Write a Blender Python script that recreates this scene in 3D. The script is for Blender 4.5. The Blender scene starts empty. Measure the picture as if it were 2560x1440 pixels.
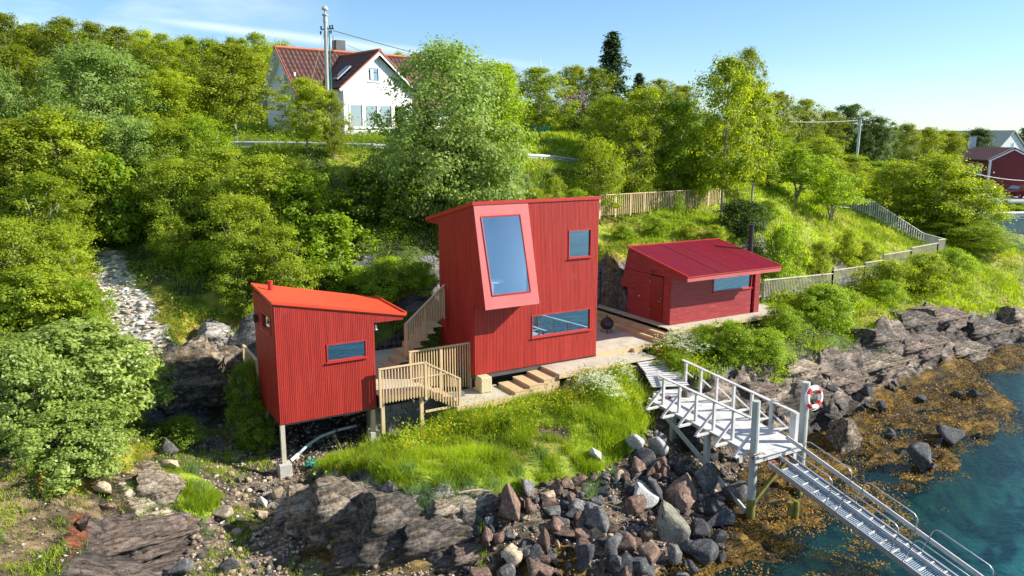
import bpy, math, random
import numpy as np
from mathutils import Vector, Matrix
random.seed(7); RNG=np.random.default_rng(11)
SC=bpy.context.scene
R=math.radians
# ---------------------------------------------------------------- camera
F=1940.; TH=math.atan(375/F); H=12.0
cam_d=bpy.data.cameras.new('camera'); cam=bpy.data.objects.new('camera',cam_d); SC.collection.objects.link(cam)
cam.location=(0,0,H); cam.rotation_euler=(math.pi/2-TH,0,0)
cam_d.sensor_width=36; cam_d.lens=F/2560*36; cam_d.clip_end=4000; cam_d.clip_start=.2
SC.camera=cam
# ---------------------------------------------------------------- sky and sun
SUN_AZ=90.; SUN_EL=33.            # azimuth from +Y clockwise
w=bpy.data.worlds.new('World'); SC.world=w; w.use_nodes=True
nt=w.node_tree; nt.nodes.clear()
def N(nt,t,**k):
    n=nt.nodes.new(t)
    for a,b in k.items():
        if a=='inp':
            for i,v in b.items(): n.inputs[i].default_value=v
        else: setattr(n,a,b)
    return n
L=lambda nt,a,b: nt.links.new(a,b)
sky=N(nt,'ShaderNodeTexSky',sky_type='NISHITA',sun_disc=False,sun_elevation=R(SUN_EL),sun_rotation=R(SUN_AZ),altitude=10,air_density=1.0,dust_density=.25,ozone_density=2.2)
tc=N(nt,'ShaderNodeTexCoord'); sep=N(nt,'ShaderNodeSeparateXYZ'); L(nt,tc.outputs['Generated'],sep.inputs[0])
def M(nt,op,a,b=None,c=None,clamp=False):
    n=nt.nodes.new('ShaderNodeMath'); n.operation=op; n.use_clamp=clamp
    for i,v in enumerate((a,b,c)):
        if v is None: continue
        if isinstance(v,(int,float)): n.inputs[i].default_value=v
        else: nt.links.new(v,n.inputs[i])
    return n.outputs[0]
yc=M(nt,'MAXIMUM',sep.outputs[1],.05)
tx=M(nt,'DIVIDE',sep.outputs[0],yc); tz=M(nt,'DIVIDE',sep.outputs[2],yc)
# contrail: a straight thin cloud across the northern sky
line=M(nt,'ADD',tz,M(nt,'MULTIPLY',tx,.118)); 
nz=N(nt,'ShaderNodeTexNoise',inp={'Scale':9.,'Detail':4.}); L(nt,tc.outputs['Generated'],nz.inputs['Vector'])
dist=M(nt,'ABSOLUTE',M(nt,'SUBTRACT',M(nt,'ADD',line,M(nt,'MULTIPLY',M(nt,'SUBTRACT',nz.outputs[0],.5),.008)),.0905))
con=M(nt,'MULTIPLY',M(nt,'SUBTRACT',1.,M(nt,'DIVIDE',dist,.0085),clamp=True),M(nt,'MULTIPLY',M(nt,'SUBTRACT',.12,tx,clamp=True),3.,clamp=True))
con=M(nt,'MULTIPLY',con,M(nt,'MULTIPLY',M(nt,'ADD',tx,.5,clamp=True),8.,clamp=True))
mp=N(nt,'ShaderNodeMapping'); mp.inputs['Scale'].default_value=(1.,1.,3.5); L(nt,tc.outputs['Generated'],mp.inputs[0])
n2=N(nt,'ShaderNodeTexNoise',inp={'Scale':3.2,'Detail':7.,'Roughness':.55}); L(nt,mp.outputs[0],n2.inputs['Vector'])
cl=M(nt,'MULTIPLY',M(nt,'SUBTRACT',n2.outputs[0],.38,clamp=True),3.2,clamp=True)
left=M(nt,'MULTIPLY',M(nt,'SUBTRACT',-.2,tx,clamp=True),5.,clamp=True)
low=M(nt,'MULTIPLY',M(nt,'SUBTRACT',.11,M(nt,'ABSOLUTE',tz),clamp=True),2.2,clamp=True)
cl2=M(nt,'MULTIPLY',cl,M(nt,'ADD',left,low,clamp=True))
mask=M(nt,'MAXIMUM',M(nt,'MULTIPLY',con,.5),M(nt,'MULTIPLY',cl2,.75))
mixc=N(nt,'ShaderNodeMix',data_type='RGBA'); L(nt,mask,mixc.inputs[0]); tint=N(nt,'ShaderNodeMix',data_type='RGBA',blend_type='MULTIPLY'); tint.inputs[0].default_value=1; L(nt,sky.outputs[0],tint.inputs[6]); tint.inputs[7].default_value=(.68,.83,.97,1); L(nt,tint.outputs[2],mixc.inputs[6]); mixc.inputs[7].default_value=(7.2,7.6,8.2,1)
bg=N(nt,'ShaderNodeBackground',inp={'Strength':.095}); L(nt,mixc.outputs[2],bg.inputs[0])
wo=N(nt,'ShaderNodeOutputWorld'); L(nt,bg.outputs[0],wo.inputs[0])
sl=bpy.data.lights.new('sun','SUN'); sl.energy=4.9; sl.angle=R(.53); sl.color=(1,.93,.82)
so=bpy.data.objects.new('sun',sl); SC.collection.objects.link(so)
sd=Vector((math.sin(R(SUN_AZ))*math.cos(R(SUN_EL)),math.cos(R(SUN_AZ))*math.cos(R(SUN_EL)),math.sin(R(SUN_EL))))
so.rotation_euler=sd.to_track_quat('Z','Y').to_euler()
SC.view_settings.view_transform='Standard'; SC.view_settings.look='None'; SC.view_settings.exposure=1.0; SC.view_settings.gamma=1
SC.render.engine='CYCLES'
cy=SC.cycles; cy.max_bounces=7; cy.diffuse_bounces=3; cy.glossy_bounces=3; cy.transmission_bounces=5; cy.transparent_max_bounces=8; cy.caustics_reflective=False; cy.caustics_refractive=False
# ---------------------------------------------------------------- pixel helpers (photograph pixels, 2560 x 1440)
CT,ST=math.cos(TH),math.sin(TH)
def ray(px,py):
    d=py-720; f=F*CT-d*ST
    return (px-1280)/f,(F*ST+d*CT)/f
def Q(px,py,Y): a,b=ray(px,py); return (a*Y,Y,H-b*Y)
def G(px,py,z): a,b=ray(px,py); Y=(H-z)/b; return (a*Y,Y,z)
def proj(x,y,z):
    dn=H-z; cz=y*CT+dn*ST; cy_=dn*CT-y*ST
    return 1280+F*x/cz, 720+F*cy_/cz
O=(-1.41,28.19); A30=R(30); U=(math.cos(A30),math.sin(A30)); V=(-U[1],U[0])
def W(x,y,z=0): return (O[0]+x*U[0]+y*V[0],O[1]+x*U[1]+y*V[1],z)
# ---------------------------------------------------------------- object helpers
COL=SC.collection
def tag(o,label=None,cat=None,group=None,kind=None):
    if label: o['label']=label
    if cat: o['category']=cat
    if group: o['group']=group
    if kind: o['kind']=kind
    return o
def thing(name,label,cat,loc=(0,0,0),rz=0,group=None):
    o=bpy.data.objects.new(name,None); COL.objects.link(o); o.location=loc; o.rotation_euler=(0,0,rz); o.empty_display_size=.2
    return tag(o,label,cat,group)
class MB:
    def __init__(s): s.v=[]; s.f=[]
    def add(s,vs,fs):
        b=len(s.v); s.v+=[tuple(p) for p in vs]; s.f+=[tuple(i+b for i in f) for f in fs]; return s
    def hexa(s,c): return s.add(c,[(0,3,2,1),(4,5,6,7),(0,1,5,4),(1,2,6,5),(2,3,7,6),(3,0,4,7)])
    def box(s,x0,x1,y0,y1,z0,z1): return s.hexa([(x0,y0,z0),(x1,y0,z0),(x1,y1,z0),(x0,y1,z0),(x0,y0,z1),(x1,y0,z1),(x1,y1,z1),(x0,y1,z1)])
    def beam(s,p,q,w,h,up=(0,0,1)):
        p,q=Vector(p),Vector(q); d=(q-p).normalized(); sd_=d.cross(Vector(up))
        if sd_.length<1e-4: sd_=d.cross(Vector((0,1,0)))
        sd_.normalize(); u=sd_.cross(d); a=sd_*w/2; b=u*h/2
        return s.hexa([p-a-b,p+a-b,q+a-b,q-a-b,p-a+b,p+a+b,q+a+b,q-a+b])
    def tube(s,pts,r,n=8,cap=True):
        pts=[Vector(p) for p in pts]; rs=r if isinstance(r,(list,tuple)) else [r]*len(pts)
        vs=[];fs=[]; ref=None
        for i,p in enumerate(pts):
            d=(pts[min(i+1,len(pts)-1)]-pts[max(i-1,0)]).normalized()
            if ref is None: ref=d.orthogonal().normalized()
            a=(ref-d*ref.dot(d)); a=a.normalized() if a.length>1e-5 else d.orthogonal().normalized(); ref=a; b=d.cross(a)
            for k in range(n):
                t=2*math.pi*k/n; vs.append(p+(a*math.cos(t)+b*math.sin(t))*rs[i])
        for i in range(len(pts)-1):
            for k in range(n):
                k2=(k+1)%n; fs.append((i*n+k,i*n+k2,(i+1)*n+k2,(i+1)*n+k))
        if cap: fs.append(tuple(range(n-1,-1,-1))); fs.append(tuple(range((len(pts)-1)*n,len(pts)*n)))
        return s.add(vs,fs)
    def prism(s,poly,f0,f1):
        n=len(poly); vs=[f0(p) for p in poly]+[f1(p) for p in poly]
        return s.add(vs,[tuple(range(n-1,-1,-1)),tuple(range(n,2*n))]+[(i,(i+1)%n,n+(i+1)%n,n+i) for i in range(n)])
    def lathe(s,prof,c=(0,0,0),n=20):
        vs=[(c[0]+r*math.cos(2*math.pi*k/n),c[1]+r*math.sin(2*math.pi*k/n),c[2]+z) for r,z in prof for k in range(n)]
        fs=[(i*n+k,i*n+(k+1)%n,(i+1)*n+(k+1)%n,(i+1)*n+k) for i in range(len(prof)-1) for k in range(n)]
        return s.add(vs,fs)
    def build(s,name,mat,parent=None,smooth=False,bevel=0):
        me=bpy.data.meshes.new(name); me.from_pydata(s.v,[],s.f); me.validate(); me.materials.append(mat)
        import bmesh
        bm=bmesh.new(); bm.from_mesh(me); bmesh.ops.recalc_face_normals(bm,faces=bm.faces)
        bm.to_mesh(me); bm.free()
        if smooth: me.shade_smooth()
        o=bpy.data.objects.new(name,me); COL.objects.link(o)
        if parent is not None: o.parent=parent
        if bevel:
            m=o.modifiers.new('bevel','BEVEL'); m.width=bevel; m.segments=1; m.limit_method='ANGLE'
        return o
def npmesh(name,verts,faces,mat,parent=None,attr=None,smooth=False,link=True,color=None):
    me=bpy.data.meshes.new(name); verts=np.asarray(verts,np.float32); faces=np.asarray(faces,np.int32)
    nv,nf,k=len(verts),len(faces),faces.shape[1]
    me.vertices.add(nv); me.vertices.foreach_set('co',verts.ravel())
    me.loops.add(nf*k); me.loops.foreach_set('vertex_index',faces.ravel())
    me.polygons.add(nf); me.polygons.foreach_set('loop_start',np.arange(0,nf*k,k,dtype=np.int32))
    try: me.polygons.foreach_set('loop_total',np.full(nf,k,np.int32))
    except Exception: pass
    me.update(calc_edges=True)
    if smooth: me.polygons.foreach_set('use_smooth',np.ones(nf,bool))
    if attr is not None:
        a=me.attributes.new('lv','FLOAT','FACE'); a.data.foreach_set('value',np.asarray(attr,np.float32))
    if color is not None:
        for nm,arr in color.items():
            if arr.ndim==2:
                a=me.attributes.new(nm,'FLOAT_COLOR','POINT'); a.data.foreach_set('color',np.hstack([arr,np.ones((len(arr),1))]).astype(np.float32).ravel())
            else:
                a=me.attributes.new(nm,'FLOAT','POINT'); a.data.foreach_set('value',arr.astype(np.float32))
    me.materials.append(mat)
    if not link: return me
    o=bpy.data.objects.new(name,me); COL.objects.link(o)
    if parent is not None: o.parent=parent
    return o
# ---------------------------------------------------------------- materials
def newmat(n):
    m=bpy.data.materials.new(n); m.use_nodes=True; t=m.node_tree; t.nodes.clear()
    o=t.nodes.new('ShaderNodeOutputMaterial'); return m,t,o
def noise(t,scale,detail=4,rough=.55,vec=None,stretch=None,coord='Object'):
    c=t.nodes.new('ShaderNodeTexCoord'); n=N(t,'ShaderNodeTexNoise',inp={'Scale':scale,'Detail':detail,'Roughness':rough})
    src=c.outputs[coord]
    if stretch:
        m=t.nodes.new('ShaderNodeMapping'); m.inputs['Scale'].default_value=stretch; L(t,src,m.inputs[0]); src=m.outputs[0]
    L(t,src,n.inputs['Vector']); return n.outputs['Fac']
def ramp(t,fac,stops):
    r=t.nodes.new('ShaderNodeValToRGB'); e=r.color_ramp.elements
    while len(e)<len(stops): e.new(.5)
    for i,(p,c) in enumerate(stops): e[i].position=p; e[i].color=(*c,1)
    L(t,fac,r.inputs[0]); return r.outputs[0]
def simple(name,c1,c2,scale=3.,rough=.6,metal=0,bump=.15,stretch=None,bscale=None,spec=.5,detail=5,wear=None):
    m,t,o=newmat(name); p=t.nodes.new('ShaderNodeBsdfPrincipled'); f=noise(t,scale,detail,.6,stretch=stretch)
    col=ramp(t,f,[(.3,c1),(.7,c2)])
    if wear:
        wf=noise(t,wear[1],6,.7,stretch=wear[3] if len(wear)>3 else None); mx=N(t,'ShaderNodeMix',data_type='RGBA'); L(t,M(t,'MULTIPLY',M(t,'SUBTRACT',wf,wear[2],clamp=True),6.,clamp=True),mx.inputs[0]); L(t,col,mx.inputs[6]); mx.inputs[7].default_value=(*wear[0],1); col=mx.outputs[2]
    L(t,col,p.inputs['Base Color']); p.inputs['Roughness'].default_value=rough; p.inputs['Metallic'].default_value=metal; p.inputs['Specular IOR Level'].default_value=spec
    if bump:
        b=N(t,'ShaderNodeBump',inp={'Strength':bump,'Distance':.03}); L(t,noise(t,bscale or scale*4,6,.65,stretch=stretch),b.inputs['Height']); L(t,b.outputs[0],p.inputs['Normal'])
    L(t,p.outputs[0],o.inputs[0]); return m
def leafmat(name,dark,light,trans=.45,gloss=.25):
    m,t,o=newmat(name); a=N(t,'ShaderNodeAttribute',attribute_name='lv'); oi=t.nodes.new('ShaderNodeObjectInfo')
    f=M(t,'ADD',M(t,'MULTIPLY',a.outputs['Fac'],.75),M(t,'MULTIPLY',oi.outputs['Random'],.25))
    col=ramp(t,f,[(.0,dark),(.55,tuple((x+y)/2 for x,y in zip(dark,light))),(1.,light)])
    d=t.nodes.new('ShaderNodeBsdfPrincipled'); d.inputs['Roughness'].default_value=.5; d.inputs['Specular IOR Level'].default_value=gloss
    tr=t.nodes.new('ShaderNodeBsdfTranslucent'); L(t,col,d.inputs['Base Color'])
    hs=N(t,'ShaderNodeHueSaturation',inp={'Saturation':1.15,'Value':1.35,'Hue':.485}); L(t,col,hs.inputs['Color']); L(t,hs.outputs[0],tr.inputs[0])
    mx=N(t,'ShaderNodeMixShader',inp={0:trans}); L(t,d.outputs[0],mx.inputs[1]); L(t,tr.outputs[0],mx.inputs[2]); L(t,mx.outputs[0],o.inputs[0]); return m
LM={'birch':leafmat('birch_leaf',(.10,.18,.012),(.55,.64,.07),.55),
 'olive':leafmat('olive_leaf',(.08,.135,.012),(.43,.49,.055),.5),
 'willow':leafmat('willow_leaf',(.10,.19,.035),(.46,.60,.17),.5),
 'bright':leafmat('bright_leaf',(.12,.22,.012),(.48,.64,.06),.55),
 'glossy':leafmat('glossy_leaf',(.09,.17,.02),(.46,.56,.12),.4,.6),
 'dark':leafmat('dark_leaf',(.03,.06,.012),(.15,.24,.04)),
 'spruce':leafmat('spruce_needle',(.04,.08,.035),(.13,.20,.08),.15),
 'red':leafmat('red_leaf',(.08,.01,.008),(.30,.04,.02)),
 'lilac':leafmat('lilac_bloom',(.3,.15,.3),(.6,.36,.58)),
 'grass':leafmat('grass_blade',(.09,.17,.010),(.46,.60,.05),.45),
 'reed':leafmat('coarse_grass',(.08,.16,.05),(.30,.44,.18),.45),
 'under':leafmat('undergrowth_leaf',(.06,.13,.010),(.32,.44,.04)),
 'weed':leafmat('seaweed_frond',(.06,.03,.004),(.46,.27,.02),.1,.25),
 'yellow':leafmat('yellow_petal',(.75,.5,.01),(.9,.66,.02)),
 'white':leafmat('white_umbel',(.5,.52,.35),(.85,.85,.75))}
mRed=simple('red_stained_cladding',(.27,.013,.009),(.47,.034,.020),1.3,.55,bump=.35,stretch=(11,11,.35),bscale=5,wear=((.42,.04,.035),1.3,.55))
mRedH=simple('red_stained_boards',(.25,.018,.022),(.36,.035,.042),2.2,.55,bump=.35,stretch=(.6,.6,7),bscale=9,wear=((.46,.09,.09),2.6,.52,(.5,.5,8)))
mDoor=simple('red_door_paint',(.20,.012,.01),(.23,.015,.012),1,.4,bump=.02)
mRoofO=simple('orange_red_roof_felt',(.62,.055,.018),(.68,.07,.024),.7,.5,bump=.04)
mTrim=simple('red_painted_trim',(.40,.028,.02),(.46,.036,.025),2,.4,bump=.05)
mPink=simple('red_sheet_metal',(.50,.125,.11),(.56,.155,.14),.8,.3,bump=.5,bscale=1.6,detail=2,stretch=(1.2,1.2,.55))
mRoofR=simple('crimson_corrugated_metal',(.17,.006,.014),(.21,.009,.02),.6,.38,bump=.03)
mWood=simple('fresh_softwood',(.50,.36,.19),(.62,.48,.28),1.5,.65,bump=.3,stretch=(1,1,1),bscale=12,wear=((.42,.36,.26),1.1,.58))
mDeck=simple('weathered_decking',(.38,.35,.27),(.54,.50,.39),2,.7,bump=.3,bscale=10,wear=((.28,.26,.21),.9,.56))
mGreyW=simple('bleached_dock_wood',(.42,.42,.41),(.64,.63,.61),2,.7,bump=.3,bscale=12,wear=((.26,.26,.25),1.4,.54))
mGang=simple('grey_gangway_board',(.36,.36,.37),(.52,.52,.52),2,.7,bump=.3,bscale=12,wear=((.25,.25,.26),1.2,.56))
mPile=simple('grey_piling_wood',(.30,.32,.29),(.50,.52,.48),3,.75,bump=.5,stretch=(1,1,.25),bscale=8)
mAlgae=simple('algae_stained_wood',(.10,.11,.02),(.24,.22,.04),3,.7,bump=.4)
mConc=simple('cast_concrete',(.34,.33,.29),(.50,.48,.42),5,.85,bump=.4,bscale=20)
mBlock=simple('grey_block_wall',(.10,.10,.095),(.19,.185,.17),2,.9,bump=.5,bscale=9)
mCoral=simple('rough_aggregate_block',(.42,.36,.2),(.62,.54,.34),16,.9,bump=1.,bscale=14)
mSteel=simple('galvanised_steel',(.40,.42,.44),(.55,.57,.6),6,.38,metal=.85,bump=.05)
mGrate=simple('steel_grating',(.34,.42,.5),(.5,.58,.66),9,.4,metal=.55,bump=.05)
mRail=simple('guardrail_steel',(.42,.44,.46),(.6,.62,.64),2,.5,metal=.25,bump=.05)
mBlack=simple('black_metal',(.012,.013,.015),(.03,.03,.034),5,.4,bump=.05)
mWhiteH=simple('white_board_paint',(.74,.74,.73),(.82,.82,.81),1.2,.5,bump=.08)
mInt=simple('white_interior',(.80,.86,.90),(.84,.89,.92),1,.6,bump=0)
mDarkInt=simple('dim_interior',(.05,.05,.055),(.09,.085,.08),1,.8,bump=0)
mTile=simple('brown_roof_tile',(.055,.022,.015),(.10,.036,.024),3,.6,bump=.3,bscale=6,wear=((.2,.07,.03),1.5,.6))
mTileEdge=simple('rust_ridge_tile',(.30,.07,.025),(.42,.12,.05),3,.6,bump=.3)
mBarn=simple('barn_red_boards',(.13,.014,.018),(.19,.022,.026),3,.7,bump=.3,stretch=(5,5,.5))
mBarnRoof=simple('dark_barn_roof',(.06,.02,.015),(.10,.035,.028),2,.8,bump=.3)
mSlate=simple('pale_slate_roof',(.30,.34,.28),(.42,.46,.38),2.5,.7,bump=.4)
mRope=simple('white_rope',(.7,.7,.68),(.8,.8,.78),10,.7,bump=.2)
mRingW=simple('white_lifebuoy_plastic',(.76,.76,.75),(.82,.82,.8),5,.4,bump=0)
mRingR=simple('red_lifebuoy_band',(.6,.03,.02),(.68,.04,.03),5,.4,bump=0)
mRust=simple('rusty_iron',(.12,.045,.025),(.26,.10,.05),14,.8,bump=.5)
mPipe=simple('grey_plastic_pipe',(.38,.46,.50),(.48,.55,.58),2,.45,bump=.1)
mTarp=simple('turquoise_tarpaulin',(.02,.30,.30),(.05,.42,.40),3,.5,bump=.6,bscale=4)
mNet=simple('green_net',(.0,.25,.18),(.02,.45,.34),12,.6,bump=.5)
mAsph=simple('asphalt',(.05,.05,.052),(.075,.075,.078),6,.85,bump=.2)
mQuay=simple('pale_green_quay',(.26,.36,.33),(.36,.45,.41),1,.6,bump=.1)
mQuayW=simple('white_quay_coping',(.66,.68,.66),(.74,.76,.74),1,.6,bump=.1)
mCable=simple('black_cable',(.02,.02,.022),(.03,.03,.03),1,.6,bump=0)
mCableL=simple('pale_cable',(.4,.4,.38),(.5,.5,.48),1,.6,bump=0)
mConP=simple('concrete_pole',(.40,.40,.38),(.52,.51,.48),4,.8,bump=.2)
mGreen=simple('green_conduit',(.0,.16,.12),(.0,.22,.16),2,.5,bump=0)
mBark=simple('birch_bark',(.22,.19,.16),(.46,.42,.38),6,.85,bump=.5,stretch=(1,1,2.5),wear=((.05,.045,.04),5,.56))
mBarkD=simple('dark_bark',(.05,.04,.03),(.13,.105,.08),5,.9,bump=.6)
mCarK=simple('black_car_paint',(.012,.013,.018),(.018,.02,.026),1,.2,bump=0)
mCarR=simple('dark_red_car_paint',(.22,.008,.012),(.26,.01,.016),1,.2,bump=0)
mRub=simple('black_rubber',(.015,.015,.015),(.025,.025,.025),3,.8,bump=0)
mLampR=simple('red_lamp_lens',(.5,.02,.02),(.6,.03,.03),1,.3,bump=0)
mFlagR=simple('red_flag_cloth',(.5,.02,.03),(.6,.03,.04),1,.8,bump=0)
mFlagW=simple('white_flag_cloth',(.75,.75,.75),(.8,.8,.8),1,.8,bump=0)
mFlagB=simple('blue_flag_cloth',(.02,.05,.25),(.03,.06,.3),1,.8,bump=0)
mBrown=simple('dead_brown_wood',(.2,.13,.07),(.35,.25,.14),4,.8,bump=.4)
mPaper=simple('paper_sheet',(.75,.72,.6),(.8,.78,.66),1,.8,bump=0)
def glassmat(name,refl=.45,tint=(.75,.85,.9),gc=(.95,.97,1)):
    m,t,o=newmat(name); g=N(t,'ShaderNodeBsdfGlossy',inp={'Roughness':.0,'Color':(*gc,1)}); tr=N(t,'ShaderNodeBsdfTransparent',inp={'Color':(*tint,1)})
    mx=N(t,'ShaderNodeMixShader',inp={0:refl}); L(t,tr.outputs[0],mx.inputs[1]); L(t,g.outputs[0],mx.inputs[2]); L(t,mx.outputs[0],o.inputs[0]); return m
mGlass=glassmat('window_glass',.8,(.4,.5,.6),(.42,.60,.74)); mGlassBig=glassmat('picture_window_glass',.3,(.82,.94,1.),(.75,.92,1)); mGlassH=glassmat('house_glass',.75,(.1,.12,.14),(.50,.56,.64)); mGlassD=glassmat('tinted_glass',.3,(.1,.12,.14))
def rockmat(name,c1,c2,c3,speck=.5):
    m,t,o=newmat(name); p=t.nodes.new('ShaderNodeBsdfPrincipled'); oi=t.nodes.new('ShaderNodeObjectInfo')
    f=noise(t,2.2,8,.7); f2=noise(t,9,6,.75)
    col=ramp(t,M(t,'ADD',M(t,'MULTIPLY',f,.6),M(t,'MULTIPLY',f2,.4)),[(.40,c1),(.5,c2),(.60,c3)])
    hs=t.nodes.new('ShaderNodeHueSaturation'); L(t,M(t,'ADD',.75,M(t,'MULTIPLY',oi.outputs['Random'],.5)),hs.inputs['Value']); L(t,col,hs.inputs['Color']); L(t,hs.outputs[0],p.inputs['Base Color'])
    p.inputs['Roughness'].default_value=.8; b=N(t,'ShaderNodeBump',inp={'Strength':.9,'Distance':.06}); L(t,noise(t,6,9,.72),b.inputs['Height']); L(t,b.outputs[0],p.inputs['Normal']); L(t,p.outputs[0],o.inputs[0]); return m
def ledgemat(name,c1,c2,c3):
    m,t,o=newmat(name); p=t.nodes.new('ShaderNodeBsdfPrincipled'); f=noise(t,3.2,9,.72,stretch=(.35,1.8,2.4)); f2=noise(t,7.,8,.8); f3=noise(t,2.3,5,.6)
    col=ramp(t,M(t,'ADD',M(t,'MULTIPLY',f,.55),M(t,'MULTIPLY',f2,.45)),[(.43,c1),(.5,c2),(.58,c3)])
    mx=N(t,'ShaderNodeMix',data_type='RGBA'); L(t,M(t,'MULTIPLY',M(t,'SUBTRACT',f3,.56,clamp=True),5.,clamp=True),mx.inputs[0]); L(t,col,mx.inputs[6]); mx.inputs[7].default_value=(.20,.13,.035,1)
    L(t,mx.outputs[2],p.inputs['Base Color']); p.inputs['Roughness'].default_value=.8; b=N(t,'ShaderNodeBump',inp={'Strength':1.,'Distance':.12}); L(t,M(t,'ADD',f,f2),b.inputs['Height']); L(t,b.outputs[0],p.inputs['Normal']); L(t,p.outputs[0],o.inputs[0]); return m
LR={'brown':ledgemat('brown_bedrock',(.045,.035,.03),(.17,.125,.10),(.36,.27,.21)),'grey':ledgemat('grey_bedrock',(.035,.030,.024),(.17,.135,.10),(.46,.37,.27)),'dark':ledgemat('dark_bedrock',(.022,.020,.018),(.085,.072,.06),(.27,.22,.17)),'tan':ledgemat('tan_bedrock',(.10,.08,.055),(.36,.28,.19),(.62,.53,.42)),'white':ledgemat('pale_bedrock',(.14,.13,.12),(.42,.40,.36),(.70,.67,.60))}
RM={'brown':rockmat('red_brown_stone',(.055,.036,.028),(.15,.092,.066),(.30,.19,.13)),
 'grey':rockmat('grey_stone',(.045,.045,.047),(.12,.12,.118),(.27,.26,.24)),
 'dark':rockmat('dark_wet_stone',(.016,.017,.02),(.045,.047,.052),(.11,.11,.11)),
 'white':rockmat('white_granite',(.30,.29,.27),(.52,.51,.48),(.68,.66,.6)),
 'olive':rockmat('olive_slab_stone',(.13,.125,.09),(.25,.24,.18),(.33,.31,.24)),
 'tan':rockmat('tan_stone',(.22,.16,.09),(.42,.33,.22),(.55,.46,.34))}
# ---------------------------------------------------------------- terrain height
cps=[]
def cz(px,py,z): cps.append(G(px,py,z))
def cd(px,py,D): cps.append(Q(px,py,D))
for a in [(714,1185,1.15),(937,1108,1.7),(668,1105,1.5),(600,1200,1.3),(500,1100,1.9),(400,1040,2.4),(300,1300,1.7),(200,1400,1.7),(0,1440,2.2),(500,1440,.7),(330,1200,2.5),(100,1200,3.2),(0,1100,3.8),(450,1290,1.6),(380,1180,2.2),
 (800,1180,1.35),(860,1195,2.1),(930,1215,2.25),(1000,1240,2.15),(1080,1245,2.05),(760,1260,1.6),(1200,1250,1.9),(750,1400,.6),(900,1330,1.3),(1000,1400,.75),(1100,1330,1.2),(1200,1400,.6),(860,1440,.4),(700,1300,.8),(680,1240,1.0),
 (1146,1045,2.2),(1060,1060,1.9),(1000,1100,1.85),(1200,1100,2.1),(1100,1150,2.1),(1300,1010,2.55),(1300,1100,2.3),(1400,950,2.8),(1400,1080,2.4),(1500,935,2.9),(1500,1030,2.7),(1550,1080,2.3),(1500,1150,1.7),(1400,1210,1.5),(1600,1000,2.4),(1620,1040,1.7),(1580,900,2.9),(1640,960,2.3),
 (1300,1220,1.7),(1400,1300,.85),(1500,1400,.35),(1300,1400,.5),(1600,1300,.6),(1700,1300,.35),(1700,1150,1.0),(1650,1090,1.4),(1800,1420,.15),(1700,1440,.3),(1875,1310,.15),(1900,1350,.12),(1750,1200,.7),(1850,1120,.8),(1950,1240,.12),(2050,1225,.15),(1990,1170,.3),(1800,1350,.35),
 (1700,905,2.9),(1760,960,2.6),(1850,1000,1.9),(1800,900,2.9),(1900,960,2.2),(1950,900,2.6),(2000,1000,1.3),(2060,1060,.6),(2100,1150,.1),(2040,1180,.2),(2150,1215,.1),(2160,1275,.05),(2290,1210,.06),(2390,1150,.05),(2480,1070,.05),(2200,1180,.08),(2300,1120,.08),(2270,1330,-.35),(2430,1230,-.5),(2530,1140,-.5),(2120,1350,-.25),(2600,1080,-.4),(1960,1410,-.02),(1900,1436,.03),(1850,1440,.1),(2150,950,1.2),(2250,900,1.4),(2300,1000,.25),(2200,1050,.2),(2400,1050,.06),(2500,985,.04),(2400,900,.55),(2500,880,.4),(2560,900,.2),(2560,840,.5),(2400,830,1.3),(2300,850,1.6),(2100,850,2.6),(2200,770,3.0),(2350,750,2.4),(2500,760,1.7),(2560,740,1.9),(2450,680,3.0),(2560,640,2.9),(1850,850,3.2),(2000,800,3.3),(1950,760,3.6),
 (1700,850,3.2),(1900,800,3.45),(1975,735,3.75),(2100,712,3.7),(2250,662,3.9),(2360,625,4.1),
 (430,900,3.9),(470,880,4.1),(350,880,4.2),(500,905,3.6),(520,960,2.7),(420,1030,2.2),(340,1020,2.6),(580,900,3.4),(560,1000,2.1)]: cz(*a)
for a in [(300,700,32),(250,640,34.5),(340,830,28.5),(250,830,28.5),(150,900,26),(0,900,24),(450,720,31),(550,780,29),(450,640,34),(600,640,33.5),(750,650,33.5),(900,660,33.7),(1050,640,34.5),(620,760,29.5),(850,560,36.5),(1000,590,35.5),(600,520,38),(400,480,39),(200,560,36),(0,640,32),(0,480,37),
 (550,375,42.5),(700,378,42.5),(870,385,42.2),(950,372,43.5),(1000,500,39.5),(1130,500,38.5),(1300,500,40),(1250,560,37.5),(1400,480,42.3),(1390,412,46.5),(1310,400,46),(1460,415,48.5),(1400,350,51),(1600,455,48.5),(1700,470,50),(1520,770,34.6),
 (1540,665,36.6),(1530,755,36.1),(1600,595,42.5),(1520,600,41.5),(1500,640,38.6),(1560,640,38.8),(1700,560,43.5),(1780,590,42.5),(1900,590,45),(1980,645,46.6),(2000,668,46.2),(1900,650,44.0),(2100,650,49.5),(2200,612,54.),(2050,545,55),(2050,520,59),(1850,530,50),(1700,538,46.5),(1780,532,48.5),(1850,440,56),(1950,420,64),(1860,360,70),(1950,345,84),(2100,420,78),(1500,562,43.)]: cd(*a)
for a in [(870,345,50,12.),(760,345,50,12.0)]: cps.append(Q(870,346,a[2]) if a[0]==870 else Q(760,346,50))
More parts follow.
